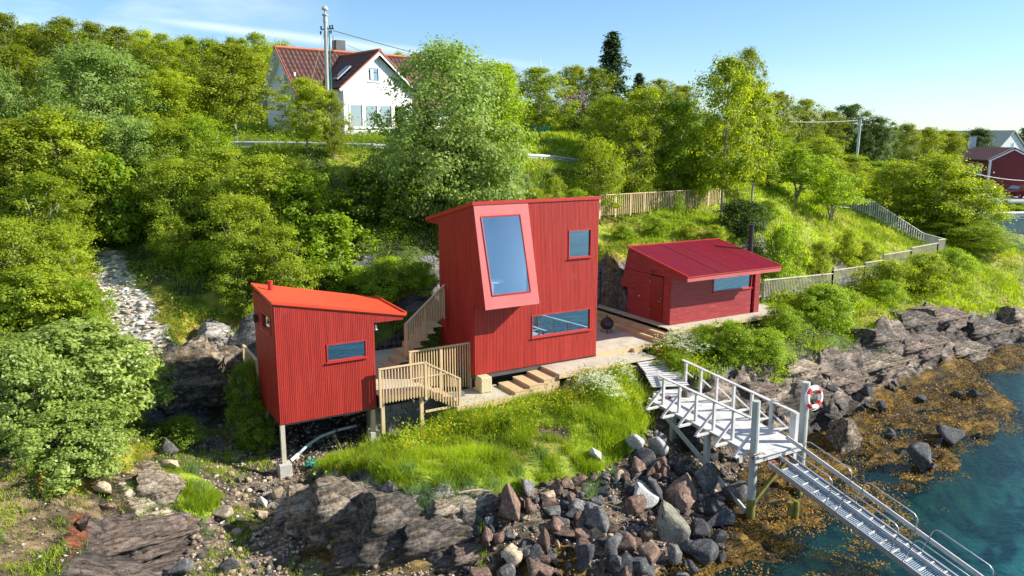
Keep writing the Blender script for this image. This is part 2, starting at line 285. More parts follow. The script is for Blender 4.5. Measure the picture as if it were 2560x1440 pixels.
XYZ=[(-11,41.2,11.1),(-2,42,11.0),(-20,41,11),(-30,41,11.5),(-20,50,12.2),(-30,55,14),(-10,60,12.8),(-2,55,12.1),(6,55,12.1),(0,65,13),(-30,75,16),(0,85,14),(20,75,12.3),(-60,60,18),(-70,100,22),(0,130,16),(40,120,9),(-20,30,6.0),(-28,32,8),(-24,20,5.5),(-40,30,11),(-14,18,3.4),(-12,14,2.2),(-8,14.5,.9),(-4,14,.2),(0,14,-.3),(4,14,-.6),(-14,8,.8),(-6,8,-1.2),(3,8,-2.2),(-25,8,3),(-40,8,7),(-25,-5,-1),(-5,-5,-4),(10,10,-2.6),(14,18,-1.9),(9,17.6,-.7),(11.5,22.5,-.45),(16,24,-1.7),(22,30,-2.0),(18,27,-1.2),(26,36,-2.0),(25,20,-4),(34,44,-2.5),(45,50,-5),(45,30,-6),(60,20,-8),(30,0,-7),(0,-30,-8),
 (36,58,2.4),(42,56,-1.),(44,68,2.4),(52,70,-2),(50,85,3.0),(60,82,-2),(57,93,3.8),(75,93,3.8),(90,93,3.4),(56,87.5,-1.6),(70,87,-2),(75,70,-6),(60,105,4.2),(80,105,4.2),(64,125,4.6),(90,130,5),(40,95,6.5),(32,78,7.5),(30,65,6.2),(25,66,8.),(34,68,5.),(120,100,1),(150,60,-8),(130,150,3),(60,180,8),
 (-100,30,24),(-120,100,30),(-100,200,32),(0,250,22),(100,250,8),(200,200,3),(300,400,5),(-300,400,40),(-300,0,30),(0,500,30),(200,100,-5)]
cps+=XYZ
# pads under the buildings
for x,y,z in [(0,0,2.2),(2.8,0,2.3),(5.6,-.3,2.7),(0,3,2.6),(3,3,2.9),(5.6,3,3.0),(-2,1,1.9),(-3,-1.2,1.5),(-3.5,2,2.2),(-4.3,-.8,1.5),(-7.4,2,1.6),(-5,3,2.3),(-6.5,4,2.8),(-3,5,3.4),(-1.5,5,3.9),(0,4.4,3.6),(8,1,3.0),(8,4,3.1),(9,5.5,3.3),(7,-1.2,2.8),(3,-1.6,2.6),(1,-1.6,2.2),(10.2,0.6,3.2),(15.7,0.6,3.3),(13,2,3.4),(10.2,3.6,3.6),(12.5,4.2,3.9),(16,3.8,4.2),(10,6.5,3.9),(12,6.3,6.3),(14,5.6,6.2),(16.5,5.5,5.5),(17.5,2,3.7),(-2.2,7,5.2),(-5,6.5,4.6),(2,6.5,5.2)]: cps.append(W(x,y,z))
for k_,z_ in ((-.08,3.5),(0,3.35),(.16,3.2),(.33,3.1),(.5,3.15),(.65,3.35),(.8,3.6),(1.0,3.8)):
    x_,y_=13.5+17.3*k_,41+14*k_; cps.append((x_+.45,y_-.55,z_-.25)); cps.append((x_-.7,y_+.85,z_)); cps.append((x_+1.3,y_-1.6,z_-.5))
CP=np.array(cps); CP=CP[np.isfinite(CP).all(1)]
def rbf_fit():
    P=CP[:,:2]; d=np.sqrt(((P[:,None]-P[None])**2).sum(-1)+.3); n=len(P)
    A=np.zeros((n+3,n+3)); A[:n,:n]=-d+np.eye(n)*(-.02)*-1*0+np.eye(n)*.06; A[:n,n]=1; A[:n,n+1:]=P; A[n:,:n]=A[:n,n:].T
    b=np.zeros(n+3); b[:n]=CP[:,2]; return np.linalg.solve(A,b)
RW=rbf_fit()
def base_h(x,y):
    x=np.asarray(x,float).ravel(); y=np.asarray(y,float).ravel(); out=np.empty(len(x)); n=len(CP)
    for i in range(0,len(x),20000):
        a=x[i:i+20000]; b=y[i:i+20000]
        d=np.sqrt((a[:,None]-CP[None,:,0])**2+(b[:,None]-CP[None,:,1])**2+.3)
        out[i:i+20000]=-d@RW[:n]+RW[n]+a*RW[n+1]+b*RW[n+2]
    return out
HT=RNG.random((256,256))
def vn(x,y,seed=0):
    x=x+seed*17.3; y=y+seed*9.1; xi=np.floor(x).astype(int); yi=np.floor(y).astype(int); fx=x-xi; fy=y-yi
    fx=fx*fx*fx*(fx*(fx*6-15)+10); fy=fy*fy*fy*(fy*(fy*6-15)+10)
    g=lambda i,j: HT[i%256,j%256]
    return (g(xi,yi)*(1-fx)+g(xi+1,yi)*fx)*(1-fy)+(g(xi,yi+1)*(1-fx)+g(xi+1,yi+1)*fx)*fy
def fbm(x,y,o=4,seed=0,ridge=False):
    s=0;a=.5;t=0
    for k in range(o):
        v=vn(x*2**k,y*2**k,seed+k)
        if ridge: v=1-np.abs(2*v-1)
        s=s+a*v;t+=a;a*=.5
    return s/t
def inpoly(px,py,poly):
    c=np.zeros(len(px),bool); n=len(poly)
    for i in range(n):
        x1,y1=poly[i];x2,y2=poly[(i+1)%n]
        if y1==y2: continue
        m=((y1>py)!=(y2>py))&(px<(x2-x1)*(py-y1)/(y2-y1)+x1); c^=m
    return c
#ZONES: name -> (colour light, colour dark), later entries win
ZC={'under':((.085,.13,.02),(.035,.045,.015)),'grass':((.26,.33,.03),(.14,.18,.025)),'meadow':((.30,.36,.04),(.17,.17,.03)),'moss':((.30,.27,.03),(.17,.11,.03)),
 'lichen':((.78,.74,.66),(.42,.36,.28)),'grey':((.26,.26,.25),(.11,.11,.11)),'outcrop':((.50,.44,.36),(.13,.12,.11)),'ochre':((.30,.20,.07),(.10,.08,.05)),'slab':((.20,.155,.13),(.055,.048,.045)),'pale':((.55,.46,.34),(.26,.20,.13)),
 'gravel':((.26,.20,.14),(.09,.075,.055)),'weed':((.20,.12,.02),(.05,.035,.012)),'shore':((.33,.27,.215),(.07,.06,.052)),'sea':((.16,.30,.10),(.04,.08,.03)),'soil':((.26,.19,.11),(.06,.05,.03)),'road':((.3,.3,.3),(.24,.24,.24)),'shadegr':((.05,.05,.05),(.02,.02,.02)),'rust':((.30,.10,.04),(.12,.06,.05))}
ZN=list(ZC); 
ZP=[('meadow',[(820,375),(1000,370),(1000,440),(820,430)],30,60),('grass',[(520,365),(740,365),(760,400),(520,400)],30,60),('grass',[(1290,300),(1500,300),(1520,430),(1290,425)],30,70),
 ('under',[(1290,425),(1500,425),(1500,500),(1290,520)],30,60),('meadow',[(1480,430),(2300,300),(2400,640),(1900,740),(1560,680),(1490,660)],33,110),('meadow',[(1150,330),(1500,330),(1500,200),(1150,200)],48,90),
 ('moss',[(1495,600),(1620,600),(1600,650),(1540,672),(1495,660)],33,45),('moss',[(1640,595),(1780,585),(1700,610)],36,60),
 ('moss',[(180,640),(255,640),(300,860),(330,880),(250,900),(200,760)],24,40),('moss',[(370,700),(470,770),(640,740),(640,860),(520,880),(400,850)],24,36),('grass',[(440,740),(640,720),(640,800),(500,800)],24,36),
 ('moss',[(780,640),(920,640),(880,670),(800,690)],30,38),
 ('lichen',[(240,630),(305,630),(350,730),(400,780),(405,850),(425,890),(325,885),(280,800),(252,720)],24,40),
 ('grey',[(320,880),(395,870),(500,885),(560,830),(640,880),(640,950),(560,1000),(520,1050),(330,1060)],22,34),('lichen',[(480,840),(540,800),(590,830),(540,880),(500,905)],24,34),
 ('grey',[(1495,650),(1580,670),(1580,780),(1495,780)],33,38.5),
 ('gravel',[(330,1050),(560,1040),(960,1000),(960,1130),(780,1190),(700,1300),(760,1440),(480,1440),(560,1300),(450,1200)],16,30),('gravel',[(650,1200),(1300,1250),(1900,1250),(1750,1440),(400,1440)],12,24),
 ('soil',[(0,1150),(300,1090),(400,1100),(480,1180),(440,1300),(300,1400),(0,1440)],12,24),('moss',[(90,1190),(240,1190),(260,1230),(90,1240)],16,24),('moss',[(250,1110),(390,1100),(380,1150),(260,1160)],16,24),
 ('pale',[(300,1170),(400,1155),(450,1175),(440,1300),(360,1290),(320,1230)],14,26),('slab',[(120,1440),(230,1340),(330,1290),(420,1300),(480,1340),(470,1400),(400,1440)],12,22),('rust',[(140,1350),(200,1300),(260,1300),(240,1340),(160,1380)],12,22),('grass',[(430,1170),(480,1160),(540,1230),(520,1290),(430,1290)],16,24),
 ('outcrop',[(640,1240),(760,1200),(860,1175),(1250,1230),(1230,1330),(1180,1330),(1000,1330),(860,1340),(740,1330),(720,1300)],15,24),('ochre',[(730,1330),(860,1320),(1100,1310),(1230,1330),(1200,1400),(1150,1440),(850,1440),(760,1400)],14,22),('slab',[(1000,1330),(1130,1300),(1180,1340),(1120,1380),(1020,1390)],14,22),
 ('gravel',[(1230,1230),(1350,1200),(1560,1150),(1640,1060),(1900,1080),(1860,1440),(1150,1440)],14,28),
 ('grass',[(790,1160),(900,1110),(1000,1060),(1050,1045),(1150,1040),(1290,1000),(1400,935),(1480,905),(1600,910),(1650,990),(1600,1080),(1560,1150),(1480,1180),(1400,1200),(1280,1230),(1150,1225),(1000,1220),(940,1180),(870,1190)],16,31),
 ('soil',[(1240,1010),(1400,940),(1440,950),(1470,990),(1400,985),(1300,1010),(1240,1030)],20,30),('soil',[(1330,1060),(1430,1050),(1430,1090),(1350,1090)],18,30),
 ('under',[(1600,880),(1900,800),(2000,740),(2200,720),(2180,850),(2100,880),(1880,900),(1800,950),(1700,930),(1640,930)],26,50),
 ('shore',[(1760,960),(1880,910),(2120,885),(2190,815),(2330,765),(2450,775),(2560,765),(2560,860),(2450,870),(2350,900),(2300,940),(2200,980),(2100,1040),(2030,1080),(1900,1060),(1800,1040),(1640,1060)],24,60),
 ('grass',[(2150,850),(2230,860),(2240,885),(2160,870)],28,50),('meadow',[(2150,640),(2400,600),(2560,580),(2560,775),(2450,785),(2330,775),(2200,820),(2120,850)],38,90),
 ('weed',[(2030,1080),(2130,1030),(2200,980),(2350,905),(2450,872),(2560,862),(2600,1060),(2430,1160),(2330,1240),(2170,1310),(1990,1380),(1930,1460),(1650,1440),(1750,1330),(1850,1200),(1960,1100)],14,60),('weed',[(1250,1400),(1400,1360),(1500,1440),(1250,1440)],12,22),('weed',[(760,1340),(850,1360),(830,1400),(740,1400)],12,22),
 ('shadegr',[(730,1040),(930,1030),(1050,1010),(1050,1080),(930,1100),(840,1130),(740,1140)],16,33)]  # shade under the stilt cabin and deck, painted into the ground colour
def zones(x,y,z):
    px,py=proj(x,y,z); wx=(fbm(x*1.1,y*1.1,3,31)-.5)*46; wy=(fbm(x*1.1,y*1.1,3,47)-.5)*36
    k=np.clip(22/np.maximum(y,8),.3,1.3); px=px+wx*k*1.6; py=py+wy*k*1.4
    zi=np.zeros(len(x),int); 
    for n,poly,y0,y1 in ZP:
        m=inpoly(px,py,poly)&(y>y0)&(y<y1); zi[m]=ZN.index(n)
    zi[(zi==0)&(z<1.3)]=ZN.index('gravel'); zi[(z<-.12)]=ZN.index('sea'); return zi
ROCKY={'lichen':.28,'grey':.6,'outcrop':1.7,'ochre':1.1,'slab':.4,'pale':.8,'shore':2.5,'rust':.5,'gravel':.1,'weed':.6,'soil':.35}
def smooth_mask(zi,names): return np.isin(zi,[ZN.index(n) for n in names]).astype(float)
def detail(x,y,zi):
    s=x*V[0]+y*V[1]; t=x*U[0]+y*U[1]          # strata run along U
    h=(fbm(x*.35,y*.35,3,3)-.5)*.5
    st=fbm(s*1.5+fbm(x*.5,y*.5,2,8)*1.6,t*.22,4,5,True)**1.6-.5; st2=fbm(s*4.2,t*.7,3,15,True)-.6; cr=fbm(x*2.1,y*2.1,4,21)-.5
    step=np.floor(fbm(s*.9,t*.16,2,61)*7)/7-.5
    amp=np.zeros(len(x)); 
    for n,a in ROCKY.items(): amp[zi==ZN.index(n)]=a
    h=h*np.where(np.isin(zi,[ZN.index('road')]),0,.5)
    blk=np.floor(fbm(t*.8+s*.3,s*.5,3,64)*6)/6-.5; cr2=fbm(x*5.,y*5.,3,23,True)-.5
    r=amp*(st*.45+st2*.2+cr*.22+step*.6+blk*.5+cr2*.10)
    r=r+np.where(zi==ZN.index('weed'),(fbm(x*1.3,y*1.3,4,71)-.45)*.35,0)
    r=r+np.where(zi==ZN.index('gravel'),(fbm(x*3.3,y*3.3,3,75)-.5)*.12,0)
    r=r+np.where(np.isin(zi,[ZN.index('grass'),ZN.index('meadow'),ZN.index('moss')]),(fbm(x*1.1,y*1.1,3,77)-.5)*.22,0)
    return h+r
def spacing(segs):
    out=[segs[0][0]]
    for a,b,d0,d1 in segs:
        n=max(1,int(round((b-a)/((d0+d1)/2)))); t=np.linspace(0,1,n+1)[1:]
        w_=d0*t+(d1-d0)*t*t/2; w_/=w_[-1]; out+=list(a+(b-a)*w_)
    return np.array(out)
GX=spacing([(-700,-60,60,6),(-60,-26,3,.5),(-26,-13,.3,.10),(-13,14,.068,.068),(14,30,.10,.16),(30,90,.35,2.),(90,900,6,80)])
GY=spacing([(-200,8,20,1.),(8,15,.5,.09),(15,31,.065,.075),(31,48,.10,.18),(48,75,.22,.7),(75,140,1.0,4),(140,1200,10,90)])
gx,gy=np.meshgrid(GX,GY); TX=gx.ravel(); TY=gy.ravel()
TB=base_h(TX,TY); far=np.clip((np.hypot(TX,TY)-160)/200,0,1)
TZ0=TB; ZI=zones(TX,TY,TZ0)
# boulder block below the white scree and vertical faces come out of the base height; add detail
TZ=TZ0+detail(TX,TY,ZI)*(1-far)
TZG=TZ.reshape(gx.shape); ZG=ZI.reshape(gx.shape)
# one light smoothing pass across zone borders
for _ in range(2):
    k=TZG.copy(); k[1:-1,1:-1]=(TZG[1:-1,1:-1]*4+TZG[:-2,1:-1]+TZG[2:,1:-1]+TZG[1:-1,:-2]+TZG[1:-1,2:])/8; TZG=k
def clamp_under():
    a_=((gx-O[0])*U[0]+(gy-O[1])*U[1]); b_=((gx-O[0])*V[0]+(gy-O[1])*V[1])
    for x0,x1,y0,y1,z in ((5.4,10.0,-.1,5.7,3.1),(9.3,10.3,-.3,6.0,3.2),(5.5,8.1,-1.4,.2,2.85),(2.8,5.8,-1.4,3.2,2.85),(-1.5,3.2,-1.4,.6,2.3),(-.3,5.8,.3,3.3,3.0),(-4.4,-1.,-1.2,4.7,3.1),(-7.7,-4.,1.8,4.5,3.05),(-7.7,-4.1,-1,2.2,2.6),(9.6,17.4,-.3,3.7,3.55),(6.4,8.3,-3.3,-1.2,2.2)):
        m_=(a_>x0)&(a_<x1)&(b_>y0)&(b_<y1); TZG[m_]=np.minimum(TZG[m_],z)
clamp_under()
sy,sx=np.gradient(TZG,GY,GX); steep=(np.hypot(sx,sy)>1.25)&(gy<60)&np.isin(ZG,[ZN.index(q_) for q_ in ('moss','meadow','grass','under')])
ZG=np.where(steep,ZN.index('grey'),ZG); ZI=ZG.ravel()
def ground(x,y):
    i=np.clip(np.searchsorted(GX,x)-1,0,len(GX)-2); j=np.clip(np.searchsorted(GY,y)-1,0,len(GY)-2)
    fx=np.clip((x-GX[i])/(GX[i+1]-GX[i]),0,1); fy=np.clip((y-GY[j])/(GY[j+1]-GY[j]),0,1)
    return (TZG[j,i]*(1-fx)+TZG[j,i+1]*fx)*(1-fy)+(TZG[j+1,i]*(1-fx)+TZG[j+1,i+1]*fx)*fy
def zone_at(x,y):
    i=np.clip(np.searchsorted(GX,x),0,len(GX)-1); j=np.clip(np.searchsorted(GY,y),0,len(GY)-1); return ZG[j,i]
def hit(px,py,y0=13,y1=120):
    a,b=ray(px,py); ys=np.linspace(y0,y1,2400) if y1>60 else np.linspace(y0,y1,1200); g=ground(a*ys,ys); m=np.nonzero(H-b*ys<g)[0]
    Y=ys[m[0]] if len(m) else y1
    return (a*Y,Y,float(ground(np.array([a*Y]),np.array([Y]))[0]))
# colour per vertex (what the ground is made of, plus shade painted under the stilt cabin), detail comes from the shader
TZ=TZG.ravel(); nn=len(TX)
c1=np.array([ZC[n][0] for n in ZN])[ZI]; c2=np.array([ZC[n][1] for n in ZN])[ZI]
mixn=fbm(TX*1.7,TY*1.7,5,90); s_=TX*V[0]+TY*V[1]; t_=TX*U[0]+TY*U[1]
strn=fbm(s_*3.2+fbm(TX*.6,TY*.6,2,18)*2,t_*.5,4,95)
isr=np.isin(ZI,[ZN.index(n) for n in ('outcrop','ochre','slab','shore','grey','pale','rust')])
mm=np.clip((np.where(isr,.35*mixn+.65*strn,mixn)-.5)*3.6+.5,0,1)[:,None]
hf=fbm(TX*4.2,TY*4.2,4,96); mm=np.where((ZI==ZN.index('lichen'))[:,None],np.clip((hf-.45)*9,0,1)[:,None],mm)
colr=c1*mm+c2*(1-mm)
# olive / straw tones in the meadows
mz=np.isin(ZI,[ZN.index('meadow'),ZN.index('grass')]); q=np.clip((fbm(TX*.5,TY*.5,4,120)-.52)*5,0,1)[:,None]*mz[:,None]
colr=colr*(1-q)+np.array([.30,.25,.06])*q
dry=((ZI==ZN.index('shore'))&(TZ<.9))[:,None]*np.clip((1.0-TZ),0,1)[:,None]
colr=colr*(1-dry*.8)+np.array([.055,.05,.05])*dry*.8
deep=np.clip((-TZ-.3)/2.0,0,1)[:,None]*(ZI==ZN.index('sea'))[:,None]
sand=np.array([.45,.90,.60])*np.clip(.35+(fbm(t_*.8+fbm(TX,TY,2,44),s_*2.0,5,130)-.5)*5,0,1)[:,None]+np.array([.015,.12,.13])
colr=colr*(1-deep)+sand*deep
rockf=np.zeros(nn)
for n,a in ROCKY.items(): rockf[ZI==ZN.index(n)]=1.
idx=np.arange(nn).reshape(gx.shape); faces=np.stack([idx[:-1,:-1],idx[:-1,1:],idx[1:,1:],idx[1:,:-1]],-1).reshape(-1,4)
m,t,o=newmat('ground_cover'); p=t.nodes.new('ShaderNodeBsdfPrincipled'); a=N(t,'ShaderNodeAttribute',attribute_name='gcol'); rk=N(t,'ShaderNodeAttribute',attribute_name='rock')
f1=noise(t,3.2,9,.74); f2=noise(t,13.,6,.75)
def snoise(sc,st,det=7,ro=.7):
    c_=t.nodes.new('ShaderNodeTexCoord'); r1=t.nodes.new('ShaderNodeMapping'); r1.inputs['Rotation'].default_value=(0,0,-A30); r2=t.nodes.new('ShaderNodeMapping'); r2.inputs['Scale'].default_value=st
    n_=N(t,'ShaderNodeTexNoise',inp={'Scale':sc,'Detail':det,'Roughness':ro,'Distortion':.35}); L(t,c_.outputs['Object'],r1.inputs[0]); L(t,r1.outputs[0],r2.inputs[0]); L(t,r2.outputs[0],n_.inputs['Vector']); return n_.outputs['Fac']
f3=snoise(2.4,(.28,2.2,2.2))
w1=M(t,'MULTIPLY',rk.outputs['Fac'],M(t,'SUBTRACT',f3,.5))
val=M(t,'ADD',-.45,M(t,'ADD',M(t,'MULTIPLY',w1,4.6),M(t,'ADD',M(t,'MULTIPLY',f1,1.7),M(t,'MULTIPLY',f2,1.2))))
val=M(t,'MAXIMUM',val,.18)
hs=t.nodes.new('ShaderNodeHueSaturation'); L(t,a.outputs['Color'],hs.inputs['Color']); L(t,val,hs.inputs['Value'])
crk=M(t,'MULTIPLY',M(t,'SUBTRACT',.028,M(t,'ABSOLUTE',M(t,'SUBTRACT',snoise(1.5,(.35,1.6,1.6),4,.6),.5)),clamp=True),M(t,'MULTIPLY',rk.outputs['Fac'],30.),clamp=True)
mx=N(t,'ShaderNodeMix',data_type='RGBA'); L(t,M(t,'MULTIPLY',crk,.75),mx.inputs[0]); L(t,hs.outputs[0],mx.inputs[6]); mx.inputs[7].default_value=(.03,.026,.022,1)
L(t,mx.outputs[2],p.inputs['Base Color']); p.inputs['Roughness'].default_value=.85; p.inputs['Specular IOR Level'].default_value=.25
b=N(t,'ShaderNodeBump',inp={'Distance':.2}); L(t,M(t,'ADD',.35,M(t,'MULTIPLY',rk.outputs['Fac'],.55)),b.inputs['Strength'])
L(t,M(t,'SUBTRACT',M(t,'ADD',noise(t,5.,9,.75),M(t,'MULTIPLY',M(t,'ADD',f3,f2),.5)),M(t,'MULTIPLY',crk,.35)),b.inputs['Height']); L(t,b.outputs[0],p.inputs['Normal']); L(t,p.outputs[0],o.inputs[0]); mGround=m
FACE_ROCK=rockf[faces].mean(1)>.5
terrain=npmesh('ground',np.stack([TX,TY,TZ],1),faces,mGround,color={'gcol':colr,'rock':rockf},smooth=True)
terrain.data.polygons.foreach_set('use_smooth',~FACE_ROCK)
tag(terrain,'green hillside, rocky shore and pebble beach sloping to the sea',kind='structure')
# ---------------------------------------------------------------- sea
m,t,o=newmat('clear_sea_water')
tr=N(t,'ShaderNodeBsdfTransparent',inp={'Color':(.60,.92,.90,1)}); gl=N(t,'ShaderNodeBsdfGlossy',inp={'Roughness':.09}); df=N(t,'ShaderNodeBsdfDiffuse',inp={'Color':(.005,.12,.15,1)})
fr=N(t,'ShaderNodeFresnel',inp={'IOR':1.33}); bp=N(t,'ShaderNodeBump',inp={'Strength':.4,'Distance':.12}); L(t,M(t,'ADD',noise(t,1.6,5,.6,stretch=(1,2.2,1)),M(t,'MULTIPLY',noise(t,7.,3,.6,stretch=(1,1.8,1)),.35)),bp.inputs['Height'])
for n_ in (fr,gl): L(t,bp.outputs[0],n_.inputs['Normal'])
m1=N(t,'ShaderNodeMixShader',inp={0:.10}); L(t,tr.outputs[0],m1.inputs[1]); L(t,df.outputs[0],m1.inputs[2])
m2=t.nodes.new('ShaderNodeMixShader'); L(t,fr.outputs[0],m2.inputs[0]); L(t,m1.outputs[0],m2.inputs[1]); L(t,gl.outputs[0],m2.inputs[2]); L(t,m2.outputs[0],o.inputs[0]); mWater=m
sea=MB().add([(-900,-1500,0),(1800,-1500,0),(1800,1200,0),(-900,1200,0)],[(0,1,2,3)]).build('sea',mWater); tag(sea,'clear turquoise sea water',kind='structure')
# ---------------------------------------------------------------- walls of boards
def wall(mb,mapf,s0,s1,lo,hi,pitch=.065,gap=.012,holes=(),th=.12,proud=.02):
    """boards side by side along s, each running from lo(s) to hi(s) with holes (sa,sb,ta,tb) left out"""
    n=max(1,int(round((s1-s0)/pitch))); pw=(s1-s0)/n; e=[s0+pw*i for i in range(n+1)]
    if pitch<.1: holes=[(s0+round((h[0]-s0)/pw)*pw,s0+round((h[1]-s0)/pw)*pw,h[2],h[3]) for h in holes]
    else:
        e=set(e)
        for h in holes:
            for q in (h[0],h[1]):
                if s0<q<s1: e.add(q)
        e=sorted(e); e=[q for i,q in enumerate(e) if i==0 or q-e[i-1]>.012]
        if e[-1]<s1-.001: e[-1]=s1
    for a,b in zip(e[:-1],e[1:]):
        mid=(a+b)/2; segs=[(lo,hi)]
        for h in holes:
            if h[0]-.006<=mid<=h[1]+.006:
                ns=[]
                for l_,h_ in segs:
                    if h[3]<=l_(mid) or h[2]>=h_(mid): ns.append((l_,h_)); continue
                    if h[2]>l_(mid): ns.append((l_,(lambda q,z=h[2]:z)))
                    if h[3]<h_(mid): ns.append(((lambda q,z=h[3]:z),h_))
                segs=ns
        for l_,h_ in segs:
            for (x0,x1,d0,d1) in ((a,b,-th,0),(a+gap/2,b-gap/2,0,proud)):
                c=[(x0,l_(x0)),(x1,l_(x1)),(x1,h_(x1)),(x0,h_(x0))]
                if c[2][1]-c[1][1]<.004 and c[3][1]-c[0][1]<.004: continue
                mb.hexa([mapf(u_,v_,d0) for u_,v_ in c]+[mapf(u_,v_,d1) for u_,v_ in c])
def window(par,mapf,x0,x1,z0,z1,mat=None,fr=.036,glass=None,label=None,depth=.03,sill=True,out=.045):
    b=MB()
    def bar(a0,a1,c0,c1,d0,d1): b.hexa([mapf(a0,c0,d0),mapf(a1,c0,d0),mapf(a1,c1,d0),mapf(a0,c1,d0),mapf(a0,c0,d1),mapf(a1,c0,d1),mapf(a1,c1,d1),mapf(a0,c1,d1)])
    bar(x0,x0+fr,z0,z1,-.08,out); bar(x1-fr,x1,z0,z1,-.08,out); bar(x0+fr,x1-fr,z0,z0+fr,-.08,out-.003); bar(x0+fr,x1-fr,z1-fr,z1,-.08,out-.003)
    f=b.build('window',mat or mTrim,par)
    g=MB(); g.hexa([mapf(u_,v_,d_) for d_ in (-depth-.01,-depth) for u_,v_ in ((x0+fr,z0+fr),(x1-fr,z0+fr),(x1-fr,z1-fr),(x0+fr,z1-fr))]); g.build('pane',glass or mGlass,f)
    if sill:
        s=MB(); s.hexa([mapf(x0-.04,z0-.035,out),mapf(x1+.04,z0-.035,out),mapf(x1+.04,z0-.005,out),mapf(x0-.04,z0-.005,out),mapf(x0-.04,z0-.035,out+.05),mapf(x1+.04,z0-.035,out+.05),mapf(x1+.04,z0-.01,out+.05),mapf(x0-.04,z0-.01,out+.05)]); s.build('sill',mat or mTrim,f)
    return f
front=lambda y0: (lambda s,t,d: (s,y0-d,t))
side=lambda x0: (lambda s,t,d: (x0-d,s,t))
back=lambda y0: (lambda s,t,d: (s,y0+d,t))
right=lambda x0: (lambda s,t,d: (x0+d,s,t))
# ================================================================ TOWER CABIN
T=thing('tower_cabin','tall red timber cabin with slanted picture window bay in the middle','cabin',W(0,0,0),A30)
zt=lambda y: 9.62-(y)*.225
fw=MB(); c=lambda z:(lambda s:z)
HB=(0,2.3,5.9,9.66)
wall(fw,front(0),0,5.62,c(3.19),c(9.60),.0625,.013,[HB,(4.18,5.27,7.34,8.45),(2.5,5.31,4.33,5.22)])
fw.build('front_wall',mRed,T)
sw=MB(); wall(sw,side(0),0,3.0,c(3.19),lambda y:zt(y)-.02,.0625,.013,[(2.2,2.42,4.55,4.98)]); wall(sw,side(0),3.0,4.12,lambda y:8.62,lambda y:zt(y)-.02,.0625,.013)
wall(sw,side(0),-.9,0,lambda y:5.88,lambda y:9.62+y*4.16,.0625,.013,th=.05); sw.build('side_wall',mRed,T)
bw=MB(); wall(bw,right(5.62),0,3.0,c(3.19),lambda y:zt(y)-.02,.125,.013); wall(bw,back(3.0),0,5.62,c(3.19),c(8.9),.125,.013); bw.build('rear_wall',mRed,T)
window(T,front(0),4.18,5.27,7.34,8.45); window(T,front(0),2.5,5.31,4.33,5.22)
window(T,side(0),2.2,2.42,4.55,4.98,fr=.03)
rf=MB(); rf.hexa([(-.06,-.06,9.61),(5.68,-.06,9.61),(5.68,4.2,8.66),(-.06,4.2,8.66),(-.06,-.06,9.74),(5.68,-.06,9.74),(5.68,4.2,8.80),(-.06,4.2,8.80)])
rf.build('roof',mTrim,T); 
cb=MB(); 
for s0_,s1_ in ((0,5.62),): cb.box(.0,5.62,.02,3.,3.0,3.19)
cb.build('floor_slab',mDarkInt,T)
# the slanted bay
sl_=lambda t_:(-.9*t_,9.67-(9.67-5.88)*t_)
BX=(0.0,2.3); tt=(0.13,.875)
bay=MB(); ins=((.25,1.90),(.34,1.97))
def bq(pts,d=.0):
    nrm=Vector((0,-3.79,.9)).normalized()
    a_=[Vector(p_) for p_ in pts]; bay.hexa([p_-nrm*.05 for p_ in a_]+[p_+nrm*d for p_ in a_])
P_=lambda x,t_:(x,*sl_(t_))
bq([P_(0,1),P_(2.3,1),P_(ins[1][1],tt[1]),P_(ins[1][0],tt[1])],.012); bq([P_(ins[0][0],tt[0]),P_(ins[0][1],tt[0]),P_(2.3,0),P_(0,0)],.012)
bq([P_(0,1),P_(ins[1][0],tt[1]),P_(ins[0][0],tt[0]),P_(0,0)],.014); bq([P_(ins[1][1],tt[1]),P_(2.3,1),P_(2.3,0),P_(ins[0][1],tt[0])],.014)
bay.add([(2.3,0,9.67),(2.3,0,5.88),(2.3,-.9,5.88)],[(0,1,2)]); bay.add([(0,0,5.88),(2.3,0,5.88),(2.3,-.9,5.88),(0,-.9,5.88)],[(0,1,2,3)])
bayo=bay.build('window_bay',mPink,T)
gp=MB(); e_=.0; gp.add([P_(ins[0][0],tt[0]),P_(ins[0][1],tt[0]),P_(ins[1][1],tt[1]),P_(ins[1][0],tt[1])],[(0,1,2,3)]); gp.build('pane',mGlassBig,bayo)
fb=MB()
cr_=[P_(ins[0][0],tt[0]),P_(ins[0][1],tt[0]),P_(ins[1][1],tt[1]),P_(ins[1][0],tt[1])]
for i in range(4):
    p_,q_=Vector(cr_[i]),Vector(cr_[(i+1)%4]); off=Vector((0,-.02,.005)); fb.beam(p_+off,q_+off,.035,.05)
fb.build('frame',mTrim,bayo)
# rooms behind the glass
rm=MB()
rm.add([(.13,-.82,5.93),(2.28,-.82,5.93),(2.28,2.86,5.93),(.13,2.86,5.93)],[(0,1,2,3)])
rm.add([(.14,-.82,5.9),(.14,2.86,5.9),(.14,2.86,8.9),(.14,-.02,9.55)],[(0,1,2,3)]); rm.add([(2.27,0,5.9),(2.27,2.86,5.9),(2.27,2.86,8.9),(2.27,0,9.5)],[(0,1,2,3)])
rm.add([(.13,2.86,5.9),(2.28,2.86,5.9),(2.28,2.86,9.),(.13,2.86,9.)],[(0,1,2,3)]); rm.add([(.13,0,9.55),(2.28,0,9.55),(2.28,2.86,8.9),(.13,2.86,8.9)],[(0,1,2,3)])
rm.build('upper_room',mInt,T)
pb=MB(); pb.box(2.78,2.9,.02,2.9,5.2,9.3); pb.box(.05,5.5,.02,2.95,5.30,5.42); pb.build('partition',mDarkInt,T)
